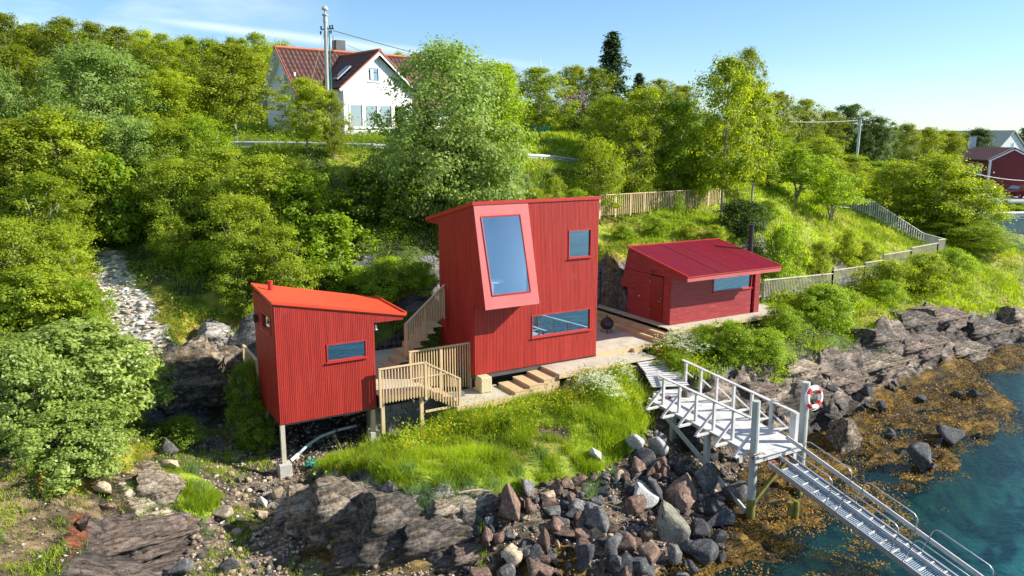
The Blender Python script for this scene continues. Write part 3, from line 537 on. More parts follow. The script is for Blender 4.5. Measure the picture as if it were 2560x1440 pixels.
# foundation
fo=MB(); fo.box(.05,.52,-.42,.12,2.57,3.17); fo=fo.build('foundation_block',mCoral,T,bevel=.03); tag(fo,'pale rough aggregate block under the cabin corner')
p1=MB(); p1.box(2.66,2.8,.05,.19,2.4,3.17); p1.build('leg',mConc,T)
p2=MB(); p2.box(5.3,5.5,.3,.5,2.6,3.17); p2.build('leg',mConc,T)
dbk=MB(); dbk.box(.3,5.5,1.2,1.32,2.0,3.17); dbk.build('foundation_wall',mBlock,T)
# table and chair seen inside
tb=thing('pedestal_table','white round pedestal table behind the slanted glass','table',W(.98,.35,5.94),A30)
MB().lathe([(0,.70),(.42,.70),(.42,.735),(0,.735)],n=28).build('tabletop',mRingW,tb); MB().lathe([(.28,0),(.28,.02),(.1,.04),(.07,.1),(.08,.7)],n=18).build('pedestal',mRingW,tb)
ch=thing('dining_chair','blue grey chair beside the round table inside the glass','chair',W(.62,1.15,5.94),A30)
mChair=simple('blue_shell',(.03,.12,.2),(.04,.15,.24),2,.5,bump=0)
MB().box(-.22,.22,-.22,.22,.42,.46).build('seat',mChair,ch,bevel=.01); MB().box(-.22,.22,.2,.24,.46,.95).build('backrest',mChair,ch,bevel=.01)
for sx in (-.19,.19):
    for sy in (-.19,.19): MB().tube([(sx,sy,0),(sx*.9,sy*.9,.42)],.015,6).build('leg',mSteel,ch)
# ================================================================ SMALL CABIN (left)
S=thing('stilt_cabin','small red cabin with orange roof standing on stilts at the left','cabin',W(-7.49,-.84,0),A30)
zs=lambda x: 6.93-x*.195
fw=MB(); wall(fw,front(0),0,3.26,lambda s:2.92,lambda s:zs(s)-.06,.062,.013,[(1.62,2.98,4.78,5.38)]); wall(fw,front(0),3.26,4.33,lambda s:5.91,lambda s:zs(s)-.06,.062,.013); fw.build('front_wall',mRed,S)
sw=MB(); wall(sw,side(0),0,2.85,c(2.92),c(6.88),.062,.013,[(.38,1.64,5.83,6.39)]); sw.build('side_wall',mRed,S)
rw=MB(); wall(rw,right(3.26),0,2.85,c(2.92),c(6.2),.0625,.013); wall(rw,back(2.85),0,3.26,c(2.92),lambda s:zs(s)-.08,.125,.013); rw.build('rear_wall',mRed,S)
window(S,front(0),1.62,2.98,4.78,5.38); window(S,side(0),.38,1.64,5.83,6.39,glass=glassmat('side_glass',.6,(.5,.55,.55)))
rf=MB(); rf.hexa([(-.05,-.05,zs(-.05)-.06),(4.40,-.05,zs(4.4)-.06),(4.40,2.95,zs(4.4)-.02),(-.05,2.95,zs(-.05)+.08),(-.05,-.05,zs(-.05)+.03),(4.40,-.05,zs(4.4)+.03),(4.40,2.95,zs(4.4)+.09),(-.05,2.95,zs(-.05)+.17)]); rfo=rf.build('roof',mRoofO,S)
ee=MB(); ee.beam((-.05,-.065,zs(-.05)+.02),(4.41,-.065,zs(4.4)+.02),.03,.09); ee.beam((4.42,-.06,zs(4.4)+.05),(4.42,2.95,zs(4.4)+.11),.05,.09); ee.build('edge_trim',mRoofO,rfo)
MB().tube([(.40,2.0,6.85),(.40,2.0,7.25)],.085,12).tube([(.40,2.0,7.25),(.40,2.0,7.29)],.1,12).build('vent_pipe',mTrim,rfo)
MB().box(3.27,4.3,0,2.85,5.90,5.93).build('soffit',mRed,S)
MB().box(.02,3.24,.02,2.83,2.86,2.93).build('floor_slab',mDarkInt,S)
lp=MB().box(-.16,-.02,2.25,2.42,5.85,6.12).build('wall_lamp',mBlack,S,bevel=.02)
MB().tube([(3.42,.25,5.78),(3.42,.25,5.6)],[.03,.08],10).build('soffit_lamp',mSteel,S)
for (x,y,zb,bw_) in ((.08,.08,1.55,.4),(3.16,.1,2.05,.32),(.12,2.6,1.75,.36),(3.1,2.7,2.2,.36)):
    pl=MB().box(x-.07,x+.07,y-.07,y+.07,zb,2.9).build('stilt',mWood if x>1 else mDeck,S)
    pf=MB().box(x-bw_/2,x+bw_/2,y-bw_/2,y+bw_/2,zb-.62 if y<1 and x<1 else zb-.4,zb+.02).build('footing',mConc,pl,bevel=.015)
# ================================================================ SAUNA CABIN (right)
NL=(10.12,.63)
B=thing('sauna_cabin','low red cabin with crimson corrugated roof and horizontal boards','cabin',W(NL[0],NL[1],0),A30)
rz_=lambda y: 6.14+(y+1.07)*(.79/4.06)
hz=lambda mf:(lambda s,t,d: mf(t,s,d))     # boards stacked in z
fw=MB(); wall(fw,hz(front(0)),3.77,5.02,c(0),c(5.02),.088,.012); wall(fw,hz(front(0)),5.02,5.95,c(0),c(2.54),.088,.012); wall(fw,hz(front(0)),5.68,5.95,c(2.54),c(5.02),.088,.012); fw.build('front_wall',mRedH,B)
pw=MB(); wall(pw,hz(front(.0)),3.77,5.95,c(5.27),c(5.6),.088,.012); wall(pw,hz(right(5.6)),3.77,6.2,c(0),c(3.0),.088,.012); wall(pw,hz(back(3.)),3.77,6.8,c(0),c(5.6),.1,.012); pw.build('porch_wall',mRedH,B)
sw=MB(); wall(sw,hz(side(0)),3.77,5.0,c(0),c(3.0),.088,.012,[(3.83,5.87,.45,1.37)])
wall(sw,hz(side(0)),5.0,5.88,lambda z:0,lambda z:3.52-(z-5.)*.27,.088,.012,[(5.0,5.87,.45,1.37)])
lo_=lambda z: max(-1.07+(.0),(z-6.10)/(.79/4.06)-1.07) 
wall(sw,hz(side(0)),5.9,6.88,lambda z:max(-1.05,(z+.04-6.14)/(.79/4.06)-1.07),lambda z:3.52-(z-5.)*.27,.088,.012); sw.build('side_wall',mRedH,B)
ov=MB(); ov.add([(0,3.02,5.0),(5.6,3.02,5.0),(5.6,3.5,5.0),(0,3.5,5.0)],[(0,1,2,3)]).add([(0,3.5,5.0),(5.6,3.5,5.0),(5.6,3.0,6.9),(0,3.0,6.9)],[(0,1,2,3)]); ov.build('rear_overhang',mRedH,B)
dr=MB(); dr.box(-.045,-.005,.47,1.35,3.84,5.86); dr=dr.build('door',mDoor,B); hd=MB().tube([(-.05,.56,4.75),(-.1,.56,4.75),(-.1,.72,4.75)],.013,8).tube([(-.045,.56,4.9),(-.075,.56,4.9)],.028,10).build('handle',mSteel,dr)
MB().box(-.055,-.04,1.33,1.36,4.2,4.3).box(-.055,-.04,1.33,1.36,5.5,5.6).build('hinge',mSteel,dr)
MB().box(-.12,-.02,1.15,1.3,5.93,6.1).build('wall_lamp',mBarkD,B,bevel=.02)
MB().tube([(-.02,2.1,4.75),(-.07,2.1,4.75)],.03,8).build('wall_socket',mRingW,B)
window(B,front(0),2.54,5.02,5.02,5.68)
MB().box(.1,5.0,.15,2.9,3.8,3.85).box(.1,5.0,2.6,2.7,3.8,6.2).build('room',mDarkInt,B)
# corrugated roof
n=230; vs=[]; xs=np.linspace(-.03,5.72,n)
for i,x in enumerate(xs):
    dz=.014*math.sin(x*2*math.pi/.075)
    x2=lambda y: x
    for y in (-1.10,3.02): vs.append((x if y<0 else x*1.0+.0,y,rz_(y)+dz+.02))
fs=[(2*i,2*i+2,2*i+3,2*i+1) for i in range(n-1)]; rmsh=MB().add(vs,fs).build('roof',mRoofR,B,smooth=True)
u_=MB(); u_.hexa([(0,-1.04,rz_(-1.04)-.2),(5.70,-1.04,rz_(-1.04)-.2),(5.70,2.98,rz_(2.98)-.12),(0,2.98,rz_(2.98)-.12),(0,-1.04,rz_(-1.04)-.01),(5.70,-1.04,rz_(-1.04)-.01),(5.70,2.98,rz_(2.98)-.01),(0,2.98,rz_(2.98)-.01)]); u_.build('roof_deck',mRedH,rmsh)
fa=MB(); fa.box(-.03,5.74,-1.085,-1.05,rz_(-1.07)-.24,rz_(-1.07)-.03); fa.build('fascia',simple('pink_red_fascia',(.42,.06,.06),(.55,.13,.12),2,.5,stretch=(.5,.5,6),bump=.2),rmsh)
et=MB(); et.beam((-.04,-1.1,rz_(-1.1)+.01),(-.04,3.04,rz_(3.04)+.01),.06,.07); et.beam((5.74,-1.1,rz_(-1.1)+.01),(5.74,3.04,rz_(3.04)+.01),.06,.07); et.beam((-.06,3.05,rz_(3.05)+.02),(5.76,3.05,rz_(3.05)+.02),.08,.05); et.beam((-.05,-1.11,rz_(-1.1)-.01),(5.75,-1.11,rz_(-1.1)-.01),.03,.04); et.build('edge_trim',mTrim,rmsh)
sm=MB()
for k in range(1,6): sm.beam((k*.95,-1.09,rz_(-1.09)+.038),(k*.95,3.0,rz_(3.0)+.038),.014,.008)
sm.build('panel_seam',mTrim,rmsh)
cp=MB().tube([(6.12,1.2,4.6),(6.12,1.2,7.72)],.125,18).tube([(6.12,1.2,7.72),(6.12,1.2,7.76)],.09,12).tube([(6.12,1.2,7.78),(6.12,1.2,7.84)],.15,18).build('chimney_pipe',mBlack,B,smooth=False)
# ================================================================ DECKS
def planks(mb,x0,x1,y0,y1,z,along='x',w_=.12,th=.03,gap=.008):
    if along=='x':
        n=max(1,round((y1-y0)/w_)); 
        for i in range(n): a_=y0+(y1-y0)*i/n; mb.box(x0,x1,a_+gap/2,a_+(y1-y0)/n-gap/2,z-th,z)
    else:
        n=max(1,round((x1-x0)/w_))
        for i in range(n): a_=x0+(x1-x0)*i/n; mb.box(a_+gap/2,a_+(x1-x0)/n-gap/2,y0,y1,z-th,z)
def deck(name,label,cat,rects,fas=(),posts=(),mat=None,steps=()):
    o=thing(name,label,cat,W(0,0,0),A30); mb=MB()
    for r_ in rects: planks(mb,*r_)
    mb.build('planking',mat or mDeck,o)
    for q in fas: MB().box(*q).build('fascia',mWood if mat is None else mat,o)
    for (x,y,z0,z1) in posts: MB().box(x-.06,x+.06,y-.06,y+.06,z0,z1).build('post',mWood if mat is None else mat,o)
    for (x0,x1,y0,y1,z,dep) in steps:
        s=MB(); s.box(x0,x1,y0,y1,z-dep,z-.032); planks(s,x0-.02,x1,y0-.01,y1+.01,z,'y'); s.build('step',mWood,o)
    return o
deck('upper_deck','grey timber deck between the stilt cabin and the tall cabin','deck',[(-4.15,-2.55,-1.05,.3,3.35,'x'),(-4.15,-1.0,.3,4.6,3.35,'x'),(-7.4,-4.15,2.1,4.4,3.35,'x')],[(-4.15,-2.5,-1.08,-1.05,3.14,3.35),(-2.55,-2.5,-1.05,.32,3.14,3.35),(-7.42,-7.38,2.1,4.4,3.12,3.34)],[(-4.05,-.95,2.0,3.3),(-2.62,-.98,1.6,3.3)])
lw=thing('block_wall','grey concrete block wall under the upper deck','wall',W(0,0,0),A30)
bm_=MB()
for k in range(7):
    for j in range(9):
        x=-4.35+j*.42+(k%2)*.21; bm_.box(x+.008,x+.40,-.32+random.uniform(-.01,.01),-.12,1.25+k*.21,1.25+k*.21+.2)
bm_.box(-4.35,-.6,-.28,-.14,1.25,2.72); bm_.build('blockwork',mBlock,lw)
deck('landing','timber landing with low steps in front of the tall cabin','deck',[(-1.35,1.08,-1.2,.4,2.56,'y')],[(-1.35,3.0,-1.26,-1.2,2.36,2.57),(-1.38,-1.35,-1.2,.4,2.36,2.56)],[(-1.2,-1.1,1.9,2.5),(-.4,-1.1,1.9,2.5)],None,
  [(1.08,1.85,-1.2,.1,2.70,.15),(1.72,2.5,-1.2,.1,2.84,.30),(2.35,3.05,-1.2,.1,2.98,.45)])
deck('stair_flight','short timber stairs down from the upper deck to the landing','stairs',[],[(-2.5,-1.3,-1.08,-1.05,2.5,2.58)],[],None,[(-2.5,-2.15,-1.04,.28,3.18,.1),(-2.15,-1.8,-1.04,.28,3.02,.1),(-1.8,-1.4,-1.04,.28,2.86,.1),(-1.45,-1.2,-1.04,.28,2.71,.1)])
deck('front_boardwalk','pale boardwalk along the foot of the tall cabin and past its right corner','boardwalk',[(2.98,5.62,-1.25,.0,3.12,'y'),(5.62,7.9,-1.25,.02,3.06,'y')],[(2.95,2.98,-1.25,.05,2.9,3.12),(2.98,5.62,-1.29,-1.25,2.93,3.12)],[(6.2,-1.1,2.4,3.0)])
deck('courtyard_deck','timber deck in shade between the tall cabin and the sauna','deck',[(5.66,9.75,.06,5.6,3.24,'x')],[(5.66,9.6,.02,.06,3.06,3.24)],[(6,.2,2.6,3.2),(9,.2,2.6,3.2)])
kb=thing('wooden_crate_step','small open wooden box step on the boardwalk edge','step',W(7.5,-.15,3.06),A30); MB().box(0,.5,0,.03,0,.16).box(0,.03,0,.4,0,.16).box(.47,.5,0,.4,0,.16).build('frame',mWood,kb)
sd_=deck('sauna_terrace','pale timber terrace with wide steps around the low sauna cabin','terrace',[(NL[0]-.45,NL[0]+7.1,NL[1]-.72,NL[1]+.0,3.76,'x'),(NL[0]+5.65,NL[0]+7.1,NL[1],NL[1]+1.6,3.76,'x'),(NL[0]-.45,NL[0],NL[1],NL[1]+5.2,3.76,'x')],[(NL[0]-.45,NL[0]+7.1,NL[1]-.76,NL[1]-.72,3.58,3.76)],[(NL[0]+x,NL[1]-.6,2.9,3.7) for x in (.3,2.2,4.2,6.4)],None,
  [(NL[0]-.8,NL[0]-.45,NL[1]-.72,NL[1]+5.0,3.60,.17),(NL[0]-1.15,NL[0]-.8,NL[1]-.72,NL[1]+4.8,3.42,.17)])
def strip_walk(name,label,cat,pts,wd,mat,th=.04,pw=.14):
    """planks laid across a path of world points"""
    o=thing(name,label,cat,(0,0,0)); mb=MB()
    for (a_,b_) in zip(pts[:-1],pts[1:]):
        a_,b_=Vector(a_),Vector(b_); d=b_-a_; n=max(1,int(d.length/pw)); dh=Vector((d.x,d.y,0)).normalized(); s_d=Vector((dh.y,-dh.x,0))
        for i in range(n):
            p_=a_+d*((i+.5)/n); p_=p_+Vector((0,0,random.uniform(-.004,.004)+.004*(id(a_)%2))); mb.beam(p_-s_d*wd/2,p_+s_d*wd/2,d.length/n*.93,th)
    mb.build('planking',mat,o); return o
strip_walk('garden_path','weathered plank path from the boardwalk down to the dock','path',[W(7.6,-1.25,2.98),W(7.5,-2.0,2.7),W(7.1,-3.0,2.42)],1.5,mGreyW)
strip_walk('ridge_boardwalk','pale plank walkway crossing the meadow above the sauna','boardwalk',[Q(1800,520,50.5),Q(1880,512,56),Q(2000,512,60),Q(2105,517,62)],1.5,mGreyW)
strip_walk('picnic_platform','small pale plank platform beside the meadow walkway','platform',[Q(1965,494,65),Q(2045,498,65)],1.2,mGreyW)
# ================================================================ RAILINGS
def railing(name,label,pts,mat=None,sp=.105,bw_=.036,drop=.22,rail_w=.1,world=False,post_every=1.3,group=None,cat='railing',loc=None):
    """pts: list of (x,y,ztop,zbottom); one straight run between neighbours"""
    mat=mat or mWood; o=thing(name,label,cat,(0,0,0) if world else W(0,0,0),0 if world else A30,group)
    tr_=MB(); bl=MB()
    for (a_,b_) in zip(pts[:-1],pts[1:]):
        A_=Vector(a_[:3]); B_=Vector(b_[:3]); ln=(B_.xy-A_.xy).length; n=max(1,int(ln/sp)); dx=(B_-A_).normalized()
        tr_.beam(A_-dx*.04,B_+dx*.04,rail_w,.04)
        for i in range(n+1):
            k=i/n; x=a_[0]+(b_[0]-a_[0])*k; y=a_[1]+(b_[1]-a_[1])*k; zt_=a_[2]+(b_[2]-a_[2])*k; zb=a_[3]+(b_[3]-a_[3])*k
            bl.beam((x,y,zb),(x,y,zt_-.021),bw_,bw_,up=(B_-A_))
        npost=max(1,int(round(ln/post_every)))
        for i in range(npost+1):
            k=i/npost; x=a_[0]+(b_[0]-a_[0])*k; y=a_[1]+(b_[1]-a_[1])*k; zt_=a_[2]+(b_[2]-a_[2])*k; zb=a_[3]+(b_[3]-a_[3])*k
            MB().beam((x,y,zb-.12),(x,y,zt_-.024),.085,.085,up=(B_-A_)).build('post',mat,o)
    tr_.build('top_rail',mat,o); bl.build('slat_panel',mat,o); return o
railing('deck_railing','wooden railing beside the stilt cabin turning down the short stairs',[(-4.17,-1.12,4.35,3.12),(-2.5,-1.12,4.35,3.12),(-1.2,-1.14,3.58,2.42)],drop=.2)
railing('deck_railing','wooden railing between the short stairs and the tall cabin corner',[(-2.45,.36,4.36,3.1),(.0,.36,4.38,2.62)])
railing('deck_railing','pale railing behind the left wall of the stilt cabin',[(-7.55,1.9,4.4,3.2),(-7.55,4.1,4.42,3.2)])
railing('stair_railing','sloping wooden railing of the stairs behind the tall cabin',[(-2.2,1.35,5.16,3.95+.1),(-.02,2.55,6.25,5.0)],rail_w=.08)
sf=thing('hill_stairs','timber stairs climbing behind the tall cabin from the upper deck','stairs',W(0,0,0),A30)
for k in range(7):
    f_=k/7; x=-2.75+f_*2.6; y=1.5+f_*1.3; s=MB(); s.box(x,x+.42,y,y+1.1,3.40+k*.19,3.44+k*.19+.0); s.box(x,x+.03,y,y+1.1,3.35+k*.19-.14,3.40+k*.19); s.build('step',mWood,sf)
railing('ridge_fence','slatted wooden fence on the ridge behind the tall cabin',[(*Q(1500,488,42),7.85),(*Q(1800,471,50),7.75)],world=True,cat='fence',sp=.17,bw_=.04)
railing('ridge_fence','lower end piece of slatted fence hidden behind the tall cabin roof',[(*Q(1470,492,40.6),7.8),(*Q(1498,491,41.9),7.8)],world=True,cat='fence',sp=.17,bw_=.04)
P0,P1=(13.5,41),(30.8,55); pf=lambda k:(P0[0]+(P1[0]-P0[0])*k,P0[1]+(P1[1]-P0[1])*k)
pth=thing('path_fence','long slatted fence stepping up along the path right of the sauna','fence',(0,0,0)); tr_=MB(); bl=MB()
for k0,k1,za,zb in ((0,.323,4.50,4.08),(.323,.496,4.26,4.14),(.496,.602,4.34,4.28),(.602,.775,4.62,4.56),(.775,.958,4.74,4.72),(.958,1.01,4.93,4.92)):
    a_=pf(k0); b_=pf(k1); tr_.beam((*a_,za),(*b_,zb),.12,.05); n=int((k1-k0)*22.2/.15)
    for i in range(n+1):
        f_=i/max(n,1); x=a_[0]+(b_[0]-a_[0])*f_; y=a_[1]+(b_[1]-a_[1])*f_; z=za+(zb-za)*f_; bl.beam((x,y,z-1.12),(x,y,z-.03),.036,.03,up=(P1[0]-P0[0],P1[1]-P0[1],0))
    for q in (a_,b_): MB().beam((*q,za-1.4),(*q,za-.03),.1,.1).build('post',mDeck,pth)
tr_.build('top_rail',mDeck,pth); bl.build('slat_panel',mDeck,pth)
strip_walk('shore_path','plank path behind the stepped fence right of the sauna','path',[(*(lambda p:(p[0]-.5,p[1]+.6))(pf(-.12)),3.68),(*(lambda p:(p[0]-.5,p[1]+.6))(pf(.33)),3.15),(*(lambda p:(p[0]-.5,p[1]+.6))(pf(.65)),3.4),(*(lambda p:(p[0]-.5,p[1]+.6))(pf(1.0)),3.75)],1.1,mGreyW)
# stairs on the right
hs_=thing('slope_stairs','weathered stairs zigzagging up the slope to the meadow walkway','stairs',(0,0,0))
sa=Vector((29.2,56.6,3.75)); sb=Vector(Q(2110,517,62)); n=15
for i in range(n):
    p_=sa.lerp(sb,(i+.5)/n); d=(sb-sa); d.z=0; d.normalize(); nn_=Vector((d.y,-d.x,0)); MB().beam(p_-nn_*.6,p_+nn_*.6,.36,.06).beam(p_-nn_*.6-d*.15+Vector((0,0,-.12)),p_+nn_*.6-d*.15+Vector((0,0,-.12)),.03,.18).build('step',mGreyW,hs_)
for sg in (-.62,.62): MB().beam(sa+nn_*sg-Vector((0,0,.15)),sb+nn_*sg-Vector((0,0,.15)),.06,.25).build('stringer',mPile,hs_)
e0=sa+nn_*.0+Vector((2.4,.6,0)); 
railing('stair_railing','grey weathered railing running up the right side of the slope stairs',[(pf(1.01)[0],pf(1.01)[1],4.9,3.8),(30.9,58,4.97,3.9),(28.2,61.2,7.25,6.1),(27.2,62.2,7.3,6.2)],mGreyW,world=True,sp=.17,bw_=.06)
# ================================================================ DOCK
DK=thing('wooden_dock','bleached timber dock with braced handrails leading out from the shore','dock',W(0,0,0),A30)
zd=2.3; nl=lambda y: 5.74+(y+4.14)*.09; fl=lambda y: 7.86+(y+2.92)*.155
pk=MB(); y=-2.85; 
while y>-9.25:
    y2=y-.142; x0=nl(y)-.22; x1=fl(y)+.14
    if y>-3.7: x0+=(y+3.7)*.8
    pk.hexa([(x0,y2+.006,zd-.04),(x1,y2+.006,zd-.04),(x1,y,zd-.04),(x0,y,zd-.04),(x0,y2+.006,zd),(x1,y2+.006,zd),(x1,y,zd),(x0,y,zd)]); y=y2
pk.build('planking',mGreyW,DK)
bs=MB()
for xx in (nl,fl): bs.beam((xx(-3.2),-3.2,zd-.14),(xx(-9.2),-9.2,zd-.14),.08,.18)
bs.beam((nl(-9.2)-.3,-9.28,zd-.12),(fl(-9.2)+.2,-9.28,zd-.12),.06,.22); bs.build('beam',mGreyW,DK)
for i in range(6):
    y=-4.14-i*.95; x=nl(y)-.03; MB().beam((x,y,zd-.1),(x,y,zd+1.0),.09,.09,up=(0,1,0)).build('post',mGreyW,DK)
    MB().beam((x-.8,y,zd-.06),(x+.25,y,zd-.06),.14,.05).build('outrigger',mGreyW,DK); MB().beam((x-.74,y+.03,zd-.02),(x-.02,y+.03,zd+.62),.05,.09,up=(0,1,0)).build('brace',mGreyW,DK)
for i in range(7):
    y=-2.95-i*1.0; x=fl(y)+.03; MB().beam((x,y,zd-.1),(x,y,zd+1.0),.09,.09,up=(0,1,0)).build('post',mGreyW,DK)
    if i<6: MB().beam((x-.2,y,zd-.06),(x+.85,y,zd-.06),.14,.05).build('outrigger',mGreyW,DK); MB().beam((x+.78,y+.03,zd-.02),(x+.02,y+.03,zd+.62),.05,.09,up=(0,1,0)).build('brace',mGreyW,DK)
MB().beam((nl(-3.9)-.03,-3.9,zd+1.02),(nl(-9.0)-.03,-9.0,zd+1.02),.13,.04).build('handrail',mGreyW,DK); MB().beam((fl(-2.7)+.03,-2.7,zd+1.02),(fl(-9.1)+.03,-9.1,zd+1.02),.13,.04).build('handrail',mGreyW,DK)
for (x,y,zb) in ((5.55,-4.9,1.0),(5.3,-6.9,.5),(7.3,-6.5,.6)):
    MB().beam((x,y,zb-.3),(x,y,zd-.05),.17,.17).build('pile',mPile,DK)
MB().beam((5.42,-4.6,2.05),(5.15,-8.9,.25),.07,.16).build('diagonal_brace',mPile,DK)
MB().beam((5.22,-9.05,.55),(6.55,-9.2,1.85),.07,.14).build('diagonal_brace',mAlgae,DK)
pl=thing('mooring_pile','tall round grey pile at the near dock corner with algae at its foot','pile',(7.60,22.95,0))
MB().tube([(0,0,.75),(0,0,2.6),(-.02,0,4.0)],[.135,.13,.125],16).build('shaft',mPile,pl,smooth=False); MB().tube([(0.02,0,-.6),(0,0,.75)],[.14,.136],16).build('algae_band',mAlgae,pl)
pl2=thing('mooring_pile','round grey pile at the far dock corner behind the life ring','pile',(9.83,24.85,0))
MB().tube([(0,0,.75),(0,0,2.6),(0,0,4.0)],[.15,.15,.14],16).build('shaft',mPile,pl2); MB().tube([(0,0,-.4),(0,0,.75)],[.155,.152],16).build('algae_band',mAlgae,pl2)
MB().box(6.9,7.05,-9.15,-9.0,1.4,3.3).build('pile',mGreyW,DK)
# life ring
c_=Vector((10.0,24.55,3.55)); lr=thing('life_ring','red and white life ring hanging on the far dock pile','life ring',c_)
nr=Vector((.45,-.86,.1)).normalized(); ax=nr.orthogonal().normalized(); ay=nr.cross(ax)
def torus(r,rr,a0,a1,n=14,m_=10,mat=None,nm='body'):
    mb=MB(); mb.tube([(ax*math.cos(a0+(a1-a0)*i/n)+ay*math.sin(a0+(a1-a0)*i/n))*r for i in range(n+1)],rr,m_); mb.build(nm,mat,lr,smooth=True)
for q in range(4):
    torus(.31,.078,q*math.pi/2+.35,(q+1)*math.pi/2-.35+.12,mat=mRingW,nm='float_section'); torus(.31,.081,(q+1)*math.pi/2-.23,(q+1)*math.pi/2+.35,8,mat=mRingR,nm='red_band')
torus(.42,.012,0,2*math.pi,30,6,mRope,'grab_rope')
# chain round the near pile
chn=thing('rusty_chain','rusty chain looped round the near pile to the gangway','chain',(0,0,0))
pts=[Vector(Q(1868,1128,22.8))+Vector((0,0,0)),Vector((7.6,22.74,2.08)),Vector(Q(1893,1136,22.7)),Vector(Q(1905,1131,22.8)),Vector(Q(1915,1137,22.8)),Vector(Q(1917,1150,22.8))]
mb=MB(); 
def chain(mb,pts,step=.08,r=.028,tr=.009):
    k=0
    for a_,b_ in zip(pts[:-1],pts[1:]):
        n=max(1,int((b_-a_).length/step))
        for i in range(n):
            c0=a_.lerp(b_,(i+.5)/n); d=(b_-a_).normalized(); u=d.orthogonal().normalized(); v_=d.cross(u); s=u if k%2 else v_; k+=1
            mb.tube([c0+d*math.cos(t_)*step*.7+s*math.sin(t_)*r for t_ in np.linspace(0,2*math.pi,9)],tr,5,cap=False)
chain(mb,pts); mb.build('links',mRust,chn)
chn=thing('mooring_chain','rusty chain trailing over the rocks towards the water','chain',(0,0,0)); mb=MB()
cpt=[Vector(hit(px,py,13,40))+Vector((0,0,.07)) for px,py in ((1700,1308),(1712,1330),(1730,1350),(1760,1360),(1800,1380),(1840,1410),(1880,1440))]; chain(mb,cpt,.11,.04,.012); mb.build('links',mRust,chn)
# ================================================================ GANGWAY
GA=Vector((8.05,22.9,1.95)); GBb=Vector(G(2297,1440,.5)); gd=(GBb-GA); gl_=gd.length; gdn=gd.normalized(); gs=Vector((gdn.y,-gdn.x,0)).normalized()*-1
gs=Vector((-gdn.y,gdn.x,0)).normalized(); GW=thing('gangway','aluminium gangway with grating treads sloping from the dock to the water','gangway',(0,0,0))
if gs.x<0: gs=-gs
up=gs.cross(gdn); up=up if up.z>0 else -up
gp_=lambda s,a_,h=0: GA+gdn*s+gs*a_+up*h
Lg=8.2; Wg=1.0
for a_ in (0,Wg): MB().beam(gp_(0,a_),gp_(Lg,a_),.05,.16,up=up).build('side_beam',mSteel,GW)
gr=MB(); n=int(Lg/.055)
for i in range(n): s=.45+i*.055; gr.beam(gp_(s,.03,.01),gp_(s,Wg-.03,.01),.02,.03,up=up)
for k in range(11): a_=.06+k*.088; gr.beam(gp_(.45,a_,.012),gp_(Lg,a_,.012),.008,.026,up=up)
gr.build('grating',mGrate,GW)
cl_=MB()
for i in range(int(Lg/.38)): s=.45+i*.38; cl_.beam(gp_(s,.03,.03),gp_(s,Wg-.03,.03),.045,.035,up=up)
cl_.build('cleat_row',mPile,GW)
MB().beam(gp_(-.35,.52,.12),gp_(Lg,.62,.12),.03,.10,up=up).build('centre_board',mGang,GW)
MB().beam(gp_(-.3,1.04,.55),gp_(Lg,1.04,.42),.04,.13,up=up).build('side_board',mGang,GW)
MB().box(-.4,.4,-.2,.2,0,.02)
hp=MB(); hp.beam(gp_(.0,.05,.0),gp_(.0,.95,.0),.3,.03,up=up); hp.build('hinge_plate',mRust,GW)
for a_ in (0,Wg):
    for k in range(4):
        s0=.35+k*2.12; s1=s0+1.75
        pts=[gp_(s0,a_,-.02),gp_(s0+.05,a_,.78),gp_(s0+.1,a_,.88),gp_(s0+.2,a_,.92),gp_(s1-.2,a_,.92),gp_(s1-.08,a_,.86),gp_(s1-.02,a_,.74),gp_(s1,a_,-.02)]
        MB().tube(pts,.017,8).build('handrail',mSteel,GW,smooth=True)
        if k<3: MB().tube([gp_(s1-.02,a_,.68),gp_(s1+.2,a_,.64),gp_(s0+2.12+.05,a_,.68)],.009,5).build('safety_cable',mCable,GW)
# broken stub posts right under the gangway
for px,py,h_,lb in ((1990,1265,.62,'short round algae stained stump under the gangway'),(1975,1262,.5,'squat split stump leaning on the round one under the gangway')):
    q=Vector(Q(px,py,22.9)); q.z=float(ground(np.array([q.x]),np.array([q.y]))[0])-.1; st=thing('post_stump',lb,'stump',q); MB().tube([(0,0,0),(.02,0,h_*.9),(0,0,h_+.15)],[.09,.085,.08],10).build('wood',mAlgae,st)
# ================================================================ SMALL THINGS
fp=thing('fire_bowl','black round fire bowl on legs beside the tall cabin','fire pit',(4.35,34.6,3.24)); MB().lathe([(.06,.14),(.2,.18),(.29,.3),(.31,.42),(.27,.55),(.2,.62)],n=20).build('bowl',mBlack,fp,smooth=True)
MB().lathe([(.2,.62),(.12,.7),(.03,.74),(.03,.82)],n=16).build('lid',mBlack,fp)
for k in range(3): a_=k*2.1+.5; MB().tube([(.16*math.cos(a_),.16*math.sin(a_),.2),(.3*math.cos(a_),.3*math.sin(a_),0)],.018,6).build('leg',mBlack,fp)
pp=thing('drain_pipe','curved grey drain pipe emerging from under the stilt cabin','pipe',(0,0,0))
cv=[]; 
for px,py,zz in ((727,1152,1.42),(745,1136,1.5),(770,1112,1.62),(800,1092,1.75),(840,1076,1.85),(870,1069,1.9),(892,1064,1.95)): cv.append(Vector(G(px,py,zz)))
MB().tube(cv[1:],.055,10).build('tube',mPipe,pp,smooth=True); MB().tube([cv[0],cv[1]],.06,10).build('pipe_end',mRingW,pp); MB().tube([cv[4]-Vector((.03,0,0)),cv[4]+Vector((.05,.02,0))],.075,10).build('clamp',mRust,pp)
nx=hit(784,1166,14,40); nt_=thing('fishing_net_scrap','tangled scrap of turquoise net lying on the beach stones','net',(nx[0],nx[1],nx[2]+.03)); mb=MB()
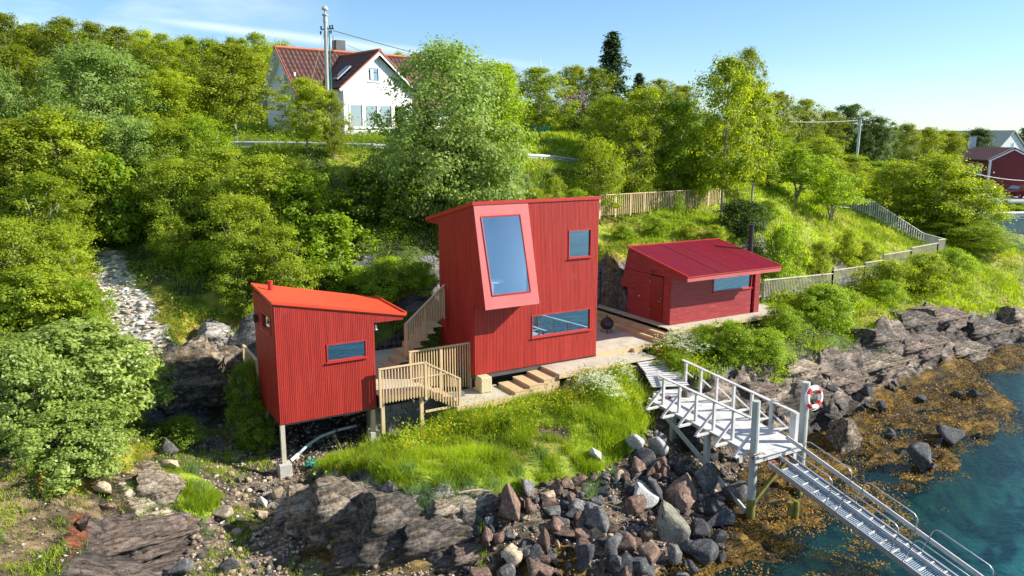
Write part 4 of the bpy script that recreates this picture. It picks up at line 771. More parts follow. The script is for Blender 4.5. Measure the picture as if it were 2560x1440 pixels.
for k in range(14):
    p_=Vector((0,0,.05)); pts=[]
    for j in range(7): pts.append(p_.copy()); p_=p_+Vector((random.uniform(-.12,.12),random.uniform(-.1,.1),random.uniform(-.04,.05)))
    mb.tube(pts,.018,5)
mb.build('strands',mNet,nt_)
bx=hit(660,1108,14,40); bt=thing('plastic_bottle','crushed pale blue plastic bottle beside the rear stilt footing','bottle',(bx[0],bx[1],bx[2]+.06)); MB().lathe([(.0,0),(.07,0),(.08,.1),(.06,.16),(.08,.24),(.03,.3),(.03,.34)],n=12).build('body',mPipe,bt,smooth=True).rotation_euler=(1.3,.2,.8)
for i,(px,py,l_,a_,lb) in enumerate(((1188,1250,1.,.1,'long straight bleached stick lying below the grass bank'),(1490,1275,1.6,-.5,'forked grey driftwood branch lying over the boulders'))):
    q=hit(px,py,14,40); dw=thing('driftwood',lb,'driftwood',(q[0],q[1],q[2]+.22)); mb=MB(); mb.tube([(-l_/2*math.cos(a_),-l_/2*math.sin(a_),0),(0,.03,.05),(l_/2*math.cos(a_),l_/2*math.sin(a_),.02)],[.035,.03,.012],7)
    if i: mb.tube([(0,.03,.05),(.4,.1,.15)],[.02,.006],6); mb.tube([(.2,-.1,.05),(.7,-.1,.1)],[.02,.006],6)
    mb.build('branch',mBrown if i else mWood,dw)
for px,py,lb in ((2320,858,'rusty iron mooring peg on the dark shore rock, taller one'),(2302,866,'rusty iron mooring peg on the dark shore rock, shorter one')):
    q=hit(px,py,20,60); pg=thing('iron_peg',lb,'peg',q); MB().tube([(0,0,-.1),(0,0,.4 if px>2310 else .28)],.05,8).tube([(0,0,.3),(.12,0,.33)],.035,6).build('spike',mRust,pg)
tq=Q(1353,345,56); tp=thing('covered_garden_furniture','turquoise tarpaulin covered pile on the upper lawn','tarpaulin',(tq[0],tq[1],float(ground(np.array([tq[0]]),np.array([tq[1]]))[0])+.1)); MB().lathe([(.62,0),(.66,.25),(.6,.45),(.3,.55),(0,.52)],n=14).build('cover',mTarp,tp,smooth=True).scale=(1.15,.8,.9)
# ================================================================ POLES AND WIRES
pA=thing('utility_pole','tall pale concrete utility pole in front of the white house','utility pole',(-10.0,43,10.4))
MB().tube([(0.02,0,0),(.12,0,7.6)],[.14,.10],14).build('shaft',mConP,pA); MB().tube([(.12,0,7.6),(.12,0,7.95)],[.12,.10],12).tube([(.12,0,7.95),(.12,0,8.02)],.16,12).build('collar',mConP,pA)
MB().tube([(.12,0,8.02),(.12,0,8.25)],.05,8).lathe([(.0,8.2),(.16,8.24),(.17,8.3),(.1,8.42),(0,8.44)],c=(.12,0,0),n=14).build('lamp_head',mConP,pA)
MB().tube([(.28,-.02,3.4),(.30,-.02,7.2)],.035,8).build('conduit',mGreen,pA)
xm=MB(); xm.beam((-.1,0,7.25),(.55,0,7.3),.05,.06)
for k,(x,z) in enumerate(((.35,7.4),(.48,7.42),(.4,7.15),(.3,7.1),(-.12,7.35),(-.15,7.1))): xm.tube([(x,0,z-.12),(x,0,z+.06)],[.03,.05],7)
xm.build('insulator_bracket',mBlack,pA)
def wire(name,label,a_,b_,sag,mat,r=.022,n=18):
    o=thing(name,label,'cable',(0,0,0)); a_,b_=Vector(a_),Vector(b_); pts=[a_.lerp(b_,i/n)-Vector((0,0,sag*4*(i/n)*(1-i/n))) for i in range(n+1)]; MB().tube(pts,r,6).build('conductor',mat,o)
pb_=(32.7,75,8.3)
wire('overhead_cable','dark overhead cable sloping right from the concrete pole above the big willow',(-9.5,43,17.6),Q(1560,250,62),.25,mCable)
wire('overhead_cable','pale overhead cable reaching the thin metal pole above the stairs',Q(1930,302,70),(pb_[0],pb_[1],13.65),.15,mCableL,.03)
wire('overhead_cable','pale sagging cable across the dark red barn',Q(2420,430,90),Q(2600,452,100),.3,mCableL,.04)
wire('stay_wire','thin stay wire slanting down left from the concrete pole',(-9.95,43,17.5),(-11.7,42,11.3),0,mCableL,.009)
wire('overhead_cable','thin dark cable from the chimney towards the gable',Q(865,110,54),Q(925,135,50),.05,mCable,.012)
pB=thing('utility_pole','slim grey metal pole above the slope stairs','utility pole',(32.85,75,5.5)); MB().tube([(-.05,0,0),(.08,0,8.25)],[.14,.11],12).build('shaft',mPipe,pB); MB().beam((-.25,0,8.05),(.15,0,8.05),.05,.05).build('crossarm',mSteel,pB)
an=Q(1350,330,58); anz=float(ground(np.array([an[0]]),np.array([an[1]]))[0]); pc=thing('flagpole','thin bare white flagpole rising behind the round birch','flagpole',(an[0],58,anz)); MB().tube([(0,0,0),(0,0,Q(1352,142,58)[2]-anz)],[.06,.03],8).build('pole',mWhiteH,pc)
fz=Q(1972,235,95); fg=thing('flag_mast','white flagpole flying a small red flag with a blue and white cross','flag',(fz[0],95,6)); MB().tube([(0,0,0),(0,0,fz[2]-6)],[.07,.04],8).build('pole',mWhiteH,fg)
zt_=fz[2]-6; f1=MB(); npt=9; 
def flag(mb,u0,u1,v0,v1,off=0):
    vs=[];fs=[]
    for i in range(npt):
        k=u0+(u1-u0)*i/(npt-1)
        for v_ in (v0,v1): vs.append((-.05-k*1.5,-off+.12*math.sin(k*6),zt_-.05-.5*k-(1-v_)*.95*(1-k*.55)))
    for i in range(npt-1): fs.append((2*i,2*i+2,2*i+3,2*i+1))
    mb.add(vs,fs)
a1=MB(); flag(a1,0,1,0,1); fl1=a1.build('cloth',mFlagR,fg); a2=MB(); flag(a2,0,1,.36,.64,.02); flag(a2,.25,.42,0,1,.02); a2.build('white_cross',mFlagW,fl1); a3=MB(); flag(a3,0,1,.44,.56,.04); flag(a3,.3,.37,0,1,.04); a3.build('blue_cross',mFlagB,fl1)
# ================================================================ GUARDRAILS AND ROAD
def guard(name,label,pts):
    o=thing(name,label,'guardrail',(0,0,0)); mb=MB()
    prof=[(0,-.16),(-.05,-.10),(-.05,-.05),(0,0),(-.05,.05),(-.05,.10),(0,.16)]
    vs=[];fs=[]
    for p_ in pts:
        for dx,dz in prof: vs.append((p_[0],p_[1]+dx,p_[2]+dz))
    k=len(prof)
    for i in range(len(pts)-1):
        for j in range(k-1): fs.append((i*k+j,(i+1)*k+j,(i+1)*k+j+1,i*k+j+1))
    mb.add(vs,fs); b=mb.build('rail',mRail,o); s=b.modifiers.new('s','SOLIDIFY'); s.thickness=.012
    for a_,c__ in zip(pts[:-1],pts[1:]):
        a_,c__=Vector(a_),Vector(c__); n=max(1,int((c__-a_).length/3.8))
        for i in range(n): q=a_.lerp(c__,(i+.5)/n); MB().box(q.x-.05,q.x+.05,q.y+.02,q.y+.12,q.z-.75,q.z+.12).build('post',mRail,o)
guard('guardrail','long steel guardrail along the road below the white house',[Q(100,375,44),Q(540,360,43.5),Q(700,361,43.5),Q(930,366,43.5),Q(1010,372,44.2),Q(1150,380,45)])
guard('guardrail','short steel guardrail section on the bend right of the big willow',[Q(1300,390,46),Q(1390,396,47.5),Q(1470,407,49.5)])
def road(name,label,pts,w_,mat):
    vs=[];fs=[]
    for i,p_ in enumerate(pts):
        a_=Vector(pts[max(i-1,0)]); b_=Vector(pts[min(i+1,len(pts)-1)]); d=(b_-a_); d.z=0; d.normalize(); n_=Vector((d.y,-d.x,0)); p_=Vector(p_)
        for s in (-w_/2,0,w_/2):
            q=p_+n_*s; vs.append((q.x,q.y,p_[2]))
    for i in range(len(pts)-1):
        for j in (0,1): fs.append((3*i+j,3*i+3+j,3*i+4+j,3*i+1+j))
    o=MB().add(vs,fs).build(name,mat); tag(o,label,kind='structure')
road('road','grey asphalt road below the white house',[(-32,46.8,11.5),(-20,46.2,11.55),(-10,46.2,11.45),(-3,47,11.2)],4.2,mAsph)
mYard=simple('pale_gravel_yard',(.30,.29,.27),(.38,.37,.35),2,.9,bump=.1)
road('harbour_road','pale road in front of the red barn',[(52,99,4.36),(60,99,4.36),(90,99,4.36)],9.5,mYard)
# ================================================================ WHITE HOUSE
hr=R(40); HO=Q(862,345,49.5); HU=(math.cos(hr),math.sin(hr))
WH=thing('white_house','white board house with brown tiled roof and front gable','house',(HO[0],HO[1],0),hr)
wh=MB(); ga=lambda x: 17.15-abs(x-2.5)*.83
wall(wh,front(0),.0,5.0,c(14.28),ga,.26,.02,[(1.75,2.6,15.5,16.4)],proud=.035); 
wall(wh,front(-.0),.0,5.0,c(11.7),c(14.28),.13,.012,[(.35,4.6,12.62,14.12)],proud=.015)
wall(wh,side(0),0,2.3,c(11.7),c(15.0),.26,.02,proud=.03); wall(wh,right(5.0),0,2.3,c(11.7),c(15.),.26,.02,proud=.03)
wh.build('front_gable_wall',mWhiteH,WH)
w2=MB(); gm=lambda y: 17.45-abs(y-5.0)*1.06
wall(w2,side(-1.6),2.2,7.8,c(11.7),gm,.22,.02,[(3.3,3.95,15.0,16.1),(4.2,4.85,15.0,16.1)],proud=.03); wall(w2,front(2.2),-1.6,12,c(11.7),c(14.4),.26,.02,proud=.03); wall(w2,right(12.),2.2,7.8,c(11.7),gm,.26,.02,proud=.03); wall(w2,back(7.8),-1.6,12,c(11.7),c(14.4),.26,.02); w2.build('main_wall',mWhiteH,WH)
window(WH,front(0),1.75,2.6,15.5,16.4,mWhiteH,.06,mGlassH)
for x in (.35,1.42,2.49,3.56): window(WH,front(0),x,x+1.02,12.62,14.12,mWhiteH,.09,mGlassH)
for y in (3.3,4.2):
    wf=window(WH,side(-1.6),y,y+.65,15.0,16.1,mWhiteH,.07); MB().box(-1.66,-1.62,y+.3,y+.35,15.0,16.1).box(-1.66,-1.62,y,y+.65,15.55,15.6).build('mullion',mWhiteH,wf)
pj=MB().box(1.95,2.15,-.06,-.05,15.65,16.25).build('paper_notice',mPaper,WH); pj.rotation_euler=(0,0,0)
def tiled(name,a_,b_,c2_,d_,nx_,ny_,par):
    """roof plane a-b ridge edge, d-c eave edge with tile waves"""
    a_,b_,c2_,d_=map(Vector,(a_,b_,c2_,d_)); nrm=(b_-a_).cross(d_-a_).normalized(); nrm=nrm if nrm.z>0 else -nrm; vs=[];fs=[]
    NX=nx_*4; NY=ny_*3
    for j in range(NY+1):
        v_=j/NY; 
        for i in range(NX+1):
            u=i/NX; p_=a_.lerp(b_,u).lerp(d_.lerp(c2_,u),v_); p_=p_+nrm*(.035*math.sin(u*nx_*2*math.pi)+.05*((v_*ny_)%1.)); vs.append(p_)
    for j in range(NY):
        for i in range(NX): k=j*(NX+1)+i; fs.append((k,k+1,k+NX+2,k+NX+1))
    return MB().add(vs,fs).build(name,mTile,par)
R1=(-2.05,5,17.72);R2=(12.4,5,17.72)
tiled('roof',R1,R2,(12.4,1.6,14.05),(-2.05,1.6,14.05),46,12,WH); tiled('roof',R1,R2,(12.4,8.4,14.05),(-2.05,8.4,14.05),30,8,WH)
tiled('gable_roof',(2.5,-.35,17.4),(2.5,5.,17.4),(-.35,5.,15.03),(-.35,-.35,15.03),16,9,WH); tiled('gable_roof',(2.5,-.35,17.4),(2.5,5.,17.4),(5.35,5.,15.03),(5.35,-.35,15.03),16,9,WH)
rt=MB(); rt.tube([(-2.1,5,17.77),(12.4,5,17.77)],.1,8); rt.tube([(2.5,-.38,17.45),(2.5,4.8,17.45)],.1,8); rt.build('ridge_tiles',mTileEdge,WH)
for sx in (-1,1):
    MB().beam((2.5,-.37,17.42),(2.5+sx*2.87,-.37,15.03),.06,.08).build('edge_tiles',mTileEdge,WH); MB().beam((2.5,-.33,17.27),(2.5+sx*2.87,-.33,14.88),.05,.2).build('bargeboard',mWhiteH,WH)
for sy in (-1,1):
    MB().beam((-2.08,5,17.74),(-2.08,5+sy*3.45,14.02),.06,.08).build('edge_tiles',mTileEdge,WH); MB().beam((-2.02,5,17.58),(-2.02,5+sy*3.45,13.86),.05,.22,up=(1,0,0)).build('bargeboard',mWhiteH,WH); MB().beam((-1.8,5,17.5),(-1.8,5+sy*3.4,13.84),.45,.03,up=(0,sy*1.06,1)).build('soffit',mWhiteH,WH)
cn=MB().box(2.35,3.05,5.1,5.7,16.6,18.55); cn.build('chimney',simple('slate_grey_chimney',(.045,.05,.055),(.08,.085,.09),2,.5,bump=.1),WH)
sk=MB(); sk.hexa([(.15,.9,15.60),(.15,1.5,15.60),(1.15,1.5,16.43),(1.15,.9,16.43),(.1,.9,15.68),(.1,1.5,15.68),(1.1,1.5,16.51),(1.1,.9,16.51)]); sk=sk.build('skylight',mSteel,WH); MB().add([(.16,.98,15.76),(.16,1.42,15.76),(1.04,1.42,16.49),(1.04,.98,16.49)],[(0,1,2,3)]).build('pane',mGlass,sk)
at=thing('roof_antenna','thin rusty antenna mast on the white house roof ridge','antenna',(*Vector(Q(834,130,54.5))[:2],17.0)); MB().tube([(0,0,0),(0,0,Q(833,90,54.5)[2]-17)],.03,6).build('mast',mRust,at)
# second storey line shadow board
# ================================================================ FAR RIGHT: barn, farmhouse, cars, quay
BA=thing('red_barn','dark red barn with white corner boards beside parked cars','barn',(63.9,105,0),0)
gb=lambda x: 10.55-abs(x-2.95)*.47
bw=MB(); wall(bw,front(0),0,5.9,c(4.2),gb,.18,.02,proud=.03); wall(bw,side(0),0,9,c(4.2),c(9.1),.18,.02,[(1.6,2.6,7.2,8.6),(3.9,4.9,7.2,8.6),(1.9,2.8,4.6,6.2),(4.6,5.5,4.6,6.2)],proud=.03); wall(bw,right(5.9),0,9,c(4.2),c(9.1),.3,.02); wall(bw,back(9),0,5.9,c(4.2),gb,.3,.02); bw.build('wall',mBarn,BA)
for y,z0,z1 in ((1.6,7.2,8.6),(3.9,7.2,8.6),(1.9,4.6,6.2),(4.6,4.6,6.2)):
    wf=window(BA,side(0),y,y+1.,z0,z1,mWhiteH,.12); MB().box(-.07,-.03,y+.45,y+.55,z0,z1).box(-.07,-.03,y,y+1,(z0+z1)/2-.04,(z0+z1)/2+.04).build('mullion',mWhiteH,wf)
tb_=MB(); tb_.box(-.12,.14,-.08,.1,4.2,9.1); tb_.box(5.78,6.02,-.08,.1,4.2,9.1)
for sx in (-1,1): tb_.beam((2.95,-.14,10.62),(2.95+sx*3.3,-.14,9.02),.08,.36)
tb_.build('white_trim',mWhiteH,BA)
rb=MB()
for sx in (-1,1): rb.hexa([(2.95,-.2,10.62),(2.95+sx*3.4,-.2,9.0),(2.95+sx*3.4,9.4,9.0),(2.95,9.4,10.62),(2.95,-.2,10.78),(2.95+sx*3.4,-.2,9.14),(2.95+sx*3.4,9.4,9.14),(2.95,9.4,10.78)])
rb.build('roof',mBarnRoof,BA); MB().box(2.2,2.9,8.6,9.4,10.2,12.2).build('chimney',mPipe,BA)
FH=thing('farmhouse','white farmhouse with pale slate roof behind the red barn','house',(84,136,0),R(18))
gf=lambda x: 13.1-abs(x-2.9)*.95
fm=MB(); wall(fm,front(0),-.6,6.4,c(4.5),lambda x:13.1-abs(x-2.9)*.95,.3,.02,proud=.03,holes=[(2.5,3.3,10.2,11.3)]); wall(fm,right(6.4),0,16,c(4.5),c(9.6),.3,.02,proud=.03); fm.build('wall',mWhiteH,FH); window(FH,front(0),2.5,3.3,10.2,11.3,mWhiteH,.12)
rb=MB()
for sx in (-1,1): rb.hexa([(2.9,-.3,13.15),(2.9+sx*4.0,-.3,9.35),(2.9+sx*4.0,16,9.35),(2.9,16,13.15),(2.9,-.3,13.33),(2.9+sx*4.0,-.3,9.53),(2.9+sx*4.0,16,9.53),(2.9,16,13.33)])
rb.build('roof',mSlate,FH)
def car(name,label,loc,rz,paint):
    o=thing(name,label,'car',loc,rz); prof=[(-2.2,.35),(-2.22,.85),(-1.95,1.02),(-1.9,1.1),(-1.55,1.58),(-.9,1.68),(.35,1.62),(1.05,1.08),(1.95,.95),(2.2,.75),(2.2,.35)]
    ins_=lambda p_: .0 if p_[1]<1.1 else (p_[1]-1.1)*.32
    b=MB().prism(prof,lambda p_:(p_[0],-.88+ins_(p_),p_[1]),lambda p_:(p_[0],.88-ins_(p_),p_[1])).build('body',paint,o,bevel=.05)
    g=MB(); g.hexa([(-1.93,-.66,1.12),(-1.93,.66,1.12),(-1.6,.6,1.52),(-1.6,-.6,1.52),(-1.98,-.66,1.12),(-1.98,.66,1.12),(-1.64,.6,1.54),(-1.64,-.6,1.54)]); g.build('rear_window',mGlassD,o)
    for s in (-1,1):
        MB().hexa([(-1.5,s*.80,1.14),(.75,s*.84,1.14),(.3,s*.72,1.52),(-1.3,s*.71,1.54),(-1.5,s*.90,1.14),(.75,s*.90,1.14),(.3,s*.77,1.54),(-1.3,s*.77,1.56)]).build('side_window',mGlassD,o)
        MB().box(-2.26,-2.1,s*.72-.12,s*.72+.12,.85,1.1).build('tail_light',mLampR,o)
        for x in (-1.35,1.35): wl=MB().tube([(x,s*.72,.33),(x,s*.92,.33)],.33,18).build('wheel',mRub,o); MB().tube([(x,s*.9,.33),(x,s*.935,.33)],.19,14).build('rim',mSteel,wl)
    MB().box(-2.25,-2.2,-.26,.26,.62,.74).build('number_plate',mFlagW,o); return o
car('parked_car','black estate car parked before the red barn',(61.6,101.2,4.4),R(62),mCarK); car('parked_car','dark red car parked right of the black one',(65.9,101.6,4.4),R(100),mCarR)
QY=thing('quay_wall','pale green quay wall with white coping at the harbour','quay',(0,0,0)); MB().box(52,95,90.6,92.5,-1,2.7).build('face',mQuay,QY); cp_=MB().box(52,95,90.5,92.6,2.7,3.4).build('coping',mQuayW,QY)
def digit(mb,x,y,z,s):
    seg=[((0,0),(0,2)),((0,2),(1,2)),((0,1),(1,1)),((0,0),(1,0)),((1,0),(1,1))]
    for (a_,b_),(c3,d3) in seg: mb.beam((x+a_*s,y,z+b_*s),(x+c3*s,y,z+d3*s),.03,.07,up=(0,1,0))
q=Q(2554,546,90.48); dg=MB(); digit(dg,q[0],90.48,2.88,.16); dg.build('number_six',mBlack,cp_)
rr_=thing('road_barrier','low white road edge barrier with black posts by the harbour road','barrier',(0,0,0)); MB().box(53,92,93.9,94.1,4.25,4.5).build('rail',mQuayW,rr_)
for k in range(8): MB().box(56+k*3.4,56.3+k*3.4,93.75,93.9,4.1,4.75).build('post',mBlack,rr_)
# ================================================================ VEGETATION
def leaf_quads(C,size,rng,up=.35,asp=.55,outw=None):
    n=len(C); d=rng.normal(size=(n,3)); d/=np.linalg.norm(d,axis=1)[:,None]; nr=rng.normal(size=(n,3)); nr[:,2]=np.abs(nr[:,2])+up
    if outw is not None: nr=nr*.75+outw*1.1
    nr/=np.linalg.norm(nr,axis=1)[:,None]
    d=d-nr*(d*nr).sum(1)[:,None]; d/=np.linalg.norm(d,axis=1)[:,None]+1e-9; e=np.cross(nr,d); s=(size*rng.uniform(.65,1.35,n))[:,None]
    v=np.stack([C-d*s*.5,C+e*s*.5*asp,C+d*s*.5,C-e*s*.5*asp],1).reshape(-1,3); return v,np.arange(4*n).reshape(-1,4)
def make_proto(kind,h,rad,zc0,nclump,lpc,lsize,seed,stems=1,dens=.55,cone=False,tr=.1,clr=.42,skew=0):
    """returns (trunk mesh, crown mesh) about the origin; h height, rad crown radius, zc0 crown bottom fraction"""
    rng=np.random.default_rng(seed); cen=[]; ph=rng.uniform(0,6.28,6)
    while len(cen)<nclump:
        z=rng.uniform(0,1); a_=rng.uniform(0,2*math.pi)
        if cone: rmax=(1-z)**.8*(.75+.25*math.sin(a_*5+z*30)); 
        else: rmax=math.sqrt(max(0,1-((z-.45)/.56)**2))*(1+.22*math.sin(a_*2+ph[0]+z*3)+.16*math.sin(a_*3+ph[1]-z*5)+.10*math.sin(a_*5+ph[2]))
        rr=rmax*rng.uniform(0,1)**dens; x=rr*math.cos(a_)*rad; y=rr*math.sin(a_)*rad; zz=h*(zc0+(1-zc0)*z)
        if cone: zz-=rr*rad*.35
        cen.append((x+skew*z*rad,y,zz))
    cen=np.array(cen); k=rng.normal(size=(nclump,lpc,3)); sc=np.array([clr,clr,clr*.62])*rng.uniform(.6,1.3,(nclump,1,1))
    C=(cen[:,None,:]+k*sc).reshape(-1,3); ct=np.repeat(rng.normal(0,.12,nclump),lpc); kk=(k*[1,1,1.3]).reshape(-1,3); kk/=np.linalg.norm(kk,axis=1)[:,None]+1e-6; m_=C[:,2]>.05; C=C[m_]; ct=ct[m_]; kk=kk[m_]
    gl_=C-np.array([0,0,h*(zc0+.3*(1-zc0))]); gl_/=np.linalg.norm(gl_,axis=1)[:,None]+1e-6
    v,f=leaf_quads(C,lsize,rng,asp=.62,outw=gl_*.6+kk*.6); tone=np.clip(.48+ct+rng.normal(0,.17,len(C)),0,1)
    crown=npmesh('crown',v,f,LM['birch'],attr=tone,link=False)
    mb=MB(); pr=random.Random(seed); zt_=h*.82
    for s in range(stems):
        ang=s*2*math.pi/stems+pr.uniform(0,1); lean=(.0 if stems==1 else rad*.45); n=7; pts=[];rs=[]
        for i in range(n+1):
            q=i/n; pts.append((math.cos(ang)*lean*q**1.2+pr.uniform(-1,1)*.07*h*.12+skew*q*rad*.6,math.sin(ang)*lean*q**1.2+pr.uniform(-1,1)*.07*h*.12,(zt_*pr.uniform(.97,1.0) if i==n else zt_*q)-(.3 if i==0 else 0))); rs.append(tr*(1-.85*q)+.012)
        mb.tube(pts,rs,7)
        for b_ in range(int(16/stems)+4):
            i=pr.randint(2,n-1); p_=Vector(pts[i]); tgt=Vector(cen[pr.randrange(nclump)]); 
            if tgt.z<p_.z-.3*h: continue
            mid=p_.lerp(tgt,.5)+Vector((0,0,-.06*h)); mb.tube([p_,mid,tgt],[rs[i]*.55,rs[i]*.35,.01],5,cap=False)
    tmesh=mb.build('trunk',mBark); me=tmesh.data; bpy.data.objects.remove(tmesh); return me,crown,h,rad
PR={'birch':[make_proto('birch',8,2.6,.22,210,85,.165,s,1,.6,clr=.27) for s in (1,2,3)],
 'multi':[make_proto('multi',6,2.6,.12,220,85,.155,s,3,.6,tr=.08,clr=.27) for s in (4,5)],
 'willow':[make_proto('willow',7,3.3,.05,330,95,.15,s,5,.5,tr=.1,clr=.29) for s in (6,7)],
 'bush':[make_proto('bush',3,1.9,.0,170,70,.125,s,6,.6,tr=.035,clr=.2) for s in (8,9)],
 'open':[make_proto('open',5,2.4,.38,100,60,.18,s,4,.75,tr=.06,clr=.26) for s in (10,11)],
 'maple':[make_proto('maple',4,2.0,.02,120,55,.23,s,4,.6,tr=.04,clr=.24) for s in (12,13)],
 'spruce':[make_proto('spruce',9,2.2,.05,260,55,.2,14,1,.6,True,.13,.17)],
 'sapling':[make_proto('sapling',2.4,.6,.1,40,40,.10,15,1,.6,tr=.02,clr=.16)],
 'near':[make_proto('near',3.6,2.5,.0,330,85,.15,s,6,.5,tr=.04,clr=.18) for s in (16,17)]}
COUNT={}
def tree(kind,mat,px,top,wpx,D,label,group=None,cat='tree',bark=None,name=None,zb=None,rot=None):
    x=Q(px,500,D)[0]; g=float(ground(np.array([x]),np.array([D]))[0]) if zb is None else zb
    ratio={'bush':.62,'near':.5,'maple':.85,'sapling':1.5,'spruce':2.}.get(kind,1.05); D0=D
    while zb is None:
        zt_=Q(px,top,D)[2]; hh=max(.5,zt_-g); wd=wpx*D/F
        if hh>=wd*ratio or D<D0-7 or D>55: break
        D-=.25; x=Q(px,500,D)[0]; g=float(ground(np.array([x]),np.array([D]))[0])
    ps=PR[kind]; k=COUNT.get(kind,0); COUNT[kind]=k+1; tm,cm,h,rad=ps[k%len(ps)]
    nm=name or {'birch':'birch_tree','multi':'birch_tree','willow':'willow_tree','bush':'bush','open':'rowan_tree','maple':'maple_bush','spruce':'spruce_tree','sapling':'sapling','near':'willow_bush'}[kind]
    o=thing(nm,label,cat,(x,D,g-.05),(k*2.399)%6.28 if rot is None else rot,group)
    tr_=bpy.data.objects.new('trunk',tm); COL.objects.link(tr_); tr_.parent=o; cw=bpy.data.objects.new('crown',cm); COL.objects.link(cw); cw.parent=o
    s=(wd/2/rad*.93,wd/2/rad*.93,hh/h*.97)
    for q_,mt in ((tr_,bark or (mBarkD if kind in('spruce','bush','near','maple','willow') else mBark)),(cw,LM[mat])):
        q_.scale=s; q_.material_slots[0].link='OBJECT'; q_.material_slots[0].material=mt
    return o
OD=['first','second','third','fourth','fifth','sixth','seventh','eighth','ninth','tenth','eleventh','twelfth','thirteenth','fourteenth','fifteenth','sixteenth','seventeenth','eighteenth']
# skyline row on the left
for i,(px,top,wd,D) in enumerate([(-20,45,150,62),(60,28,150,58),(135,55,130,62),(205,42,150,60),(265,50,130,64),(330,62,130,62),(390,70,120,66),(440,80,110,62),(495,85,120,66),(550,95,120,64),(610,90,120,68),(665,78,110,60),(722,98,90,62)]):
    tree('birch' if i%3 else 'multi','olive' if i<6 else 'birch',px,top,wd,D,f'olive green birch, {OD[i]} from the left along the left skyline','birches along the left skyline',)
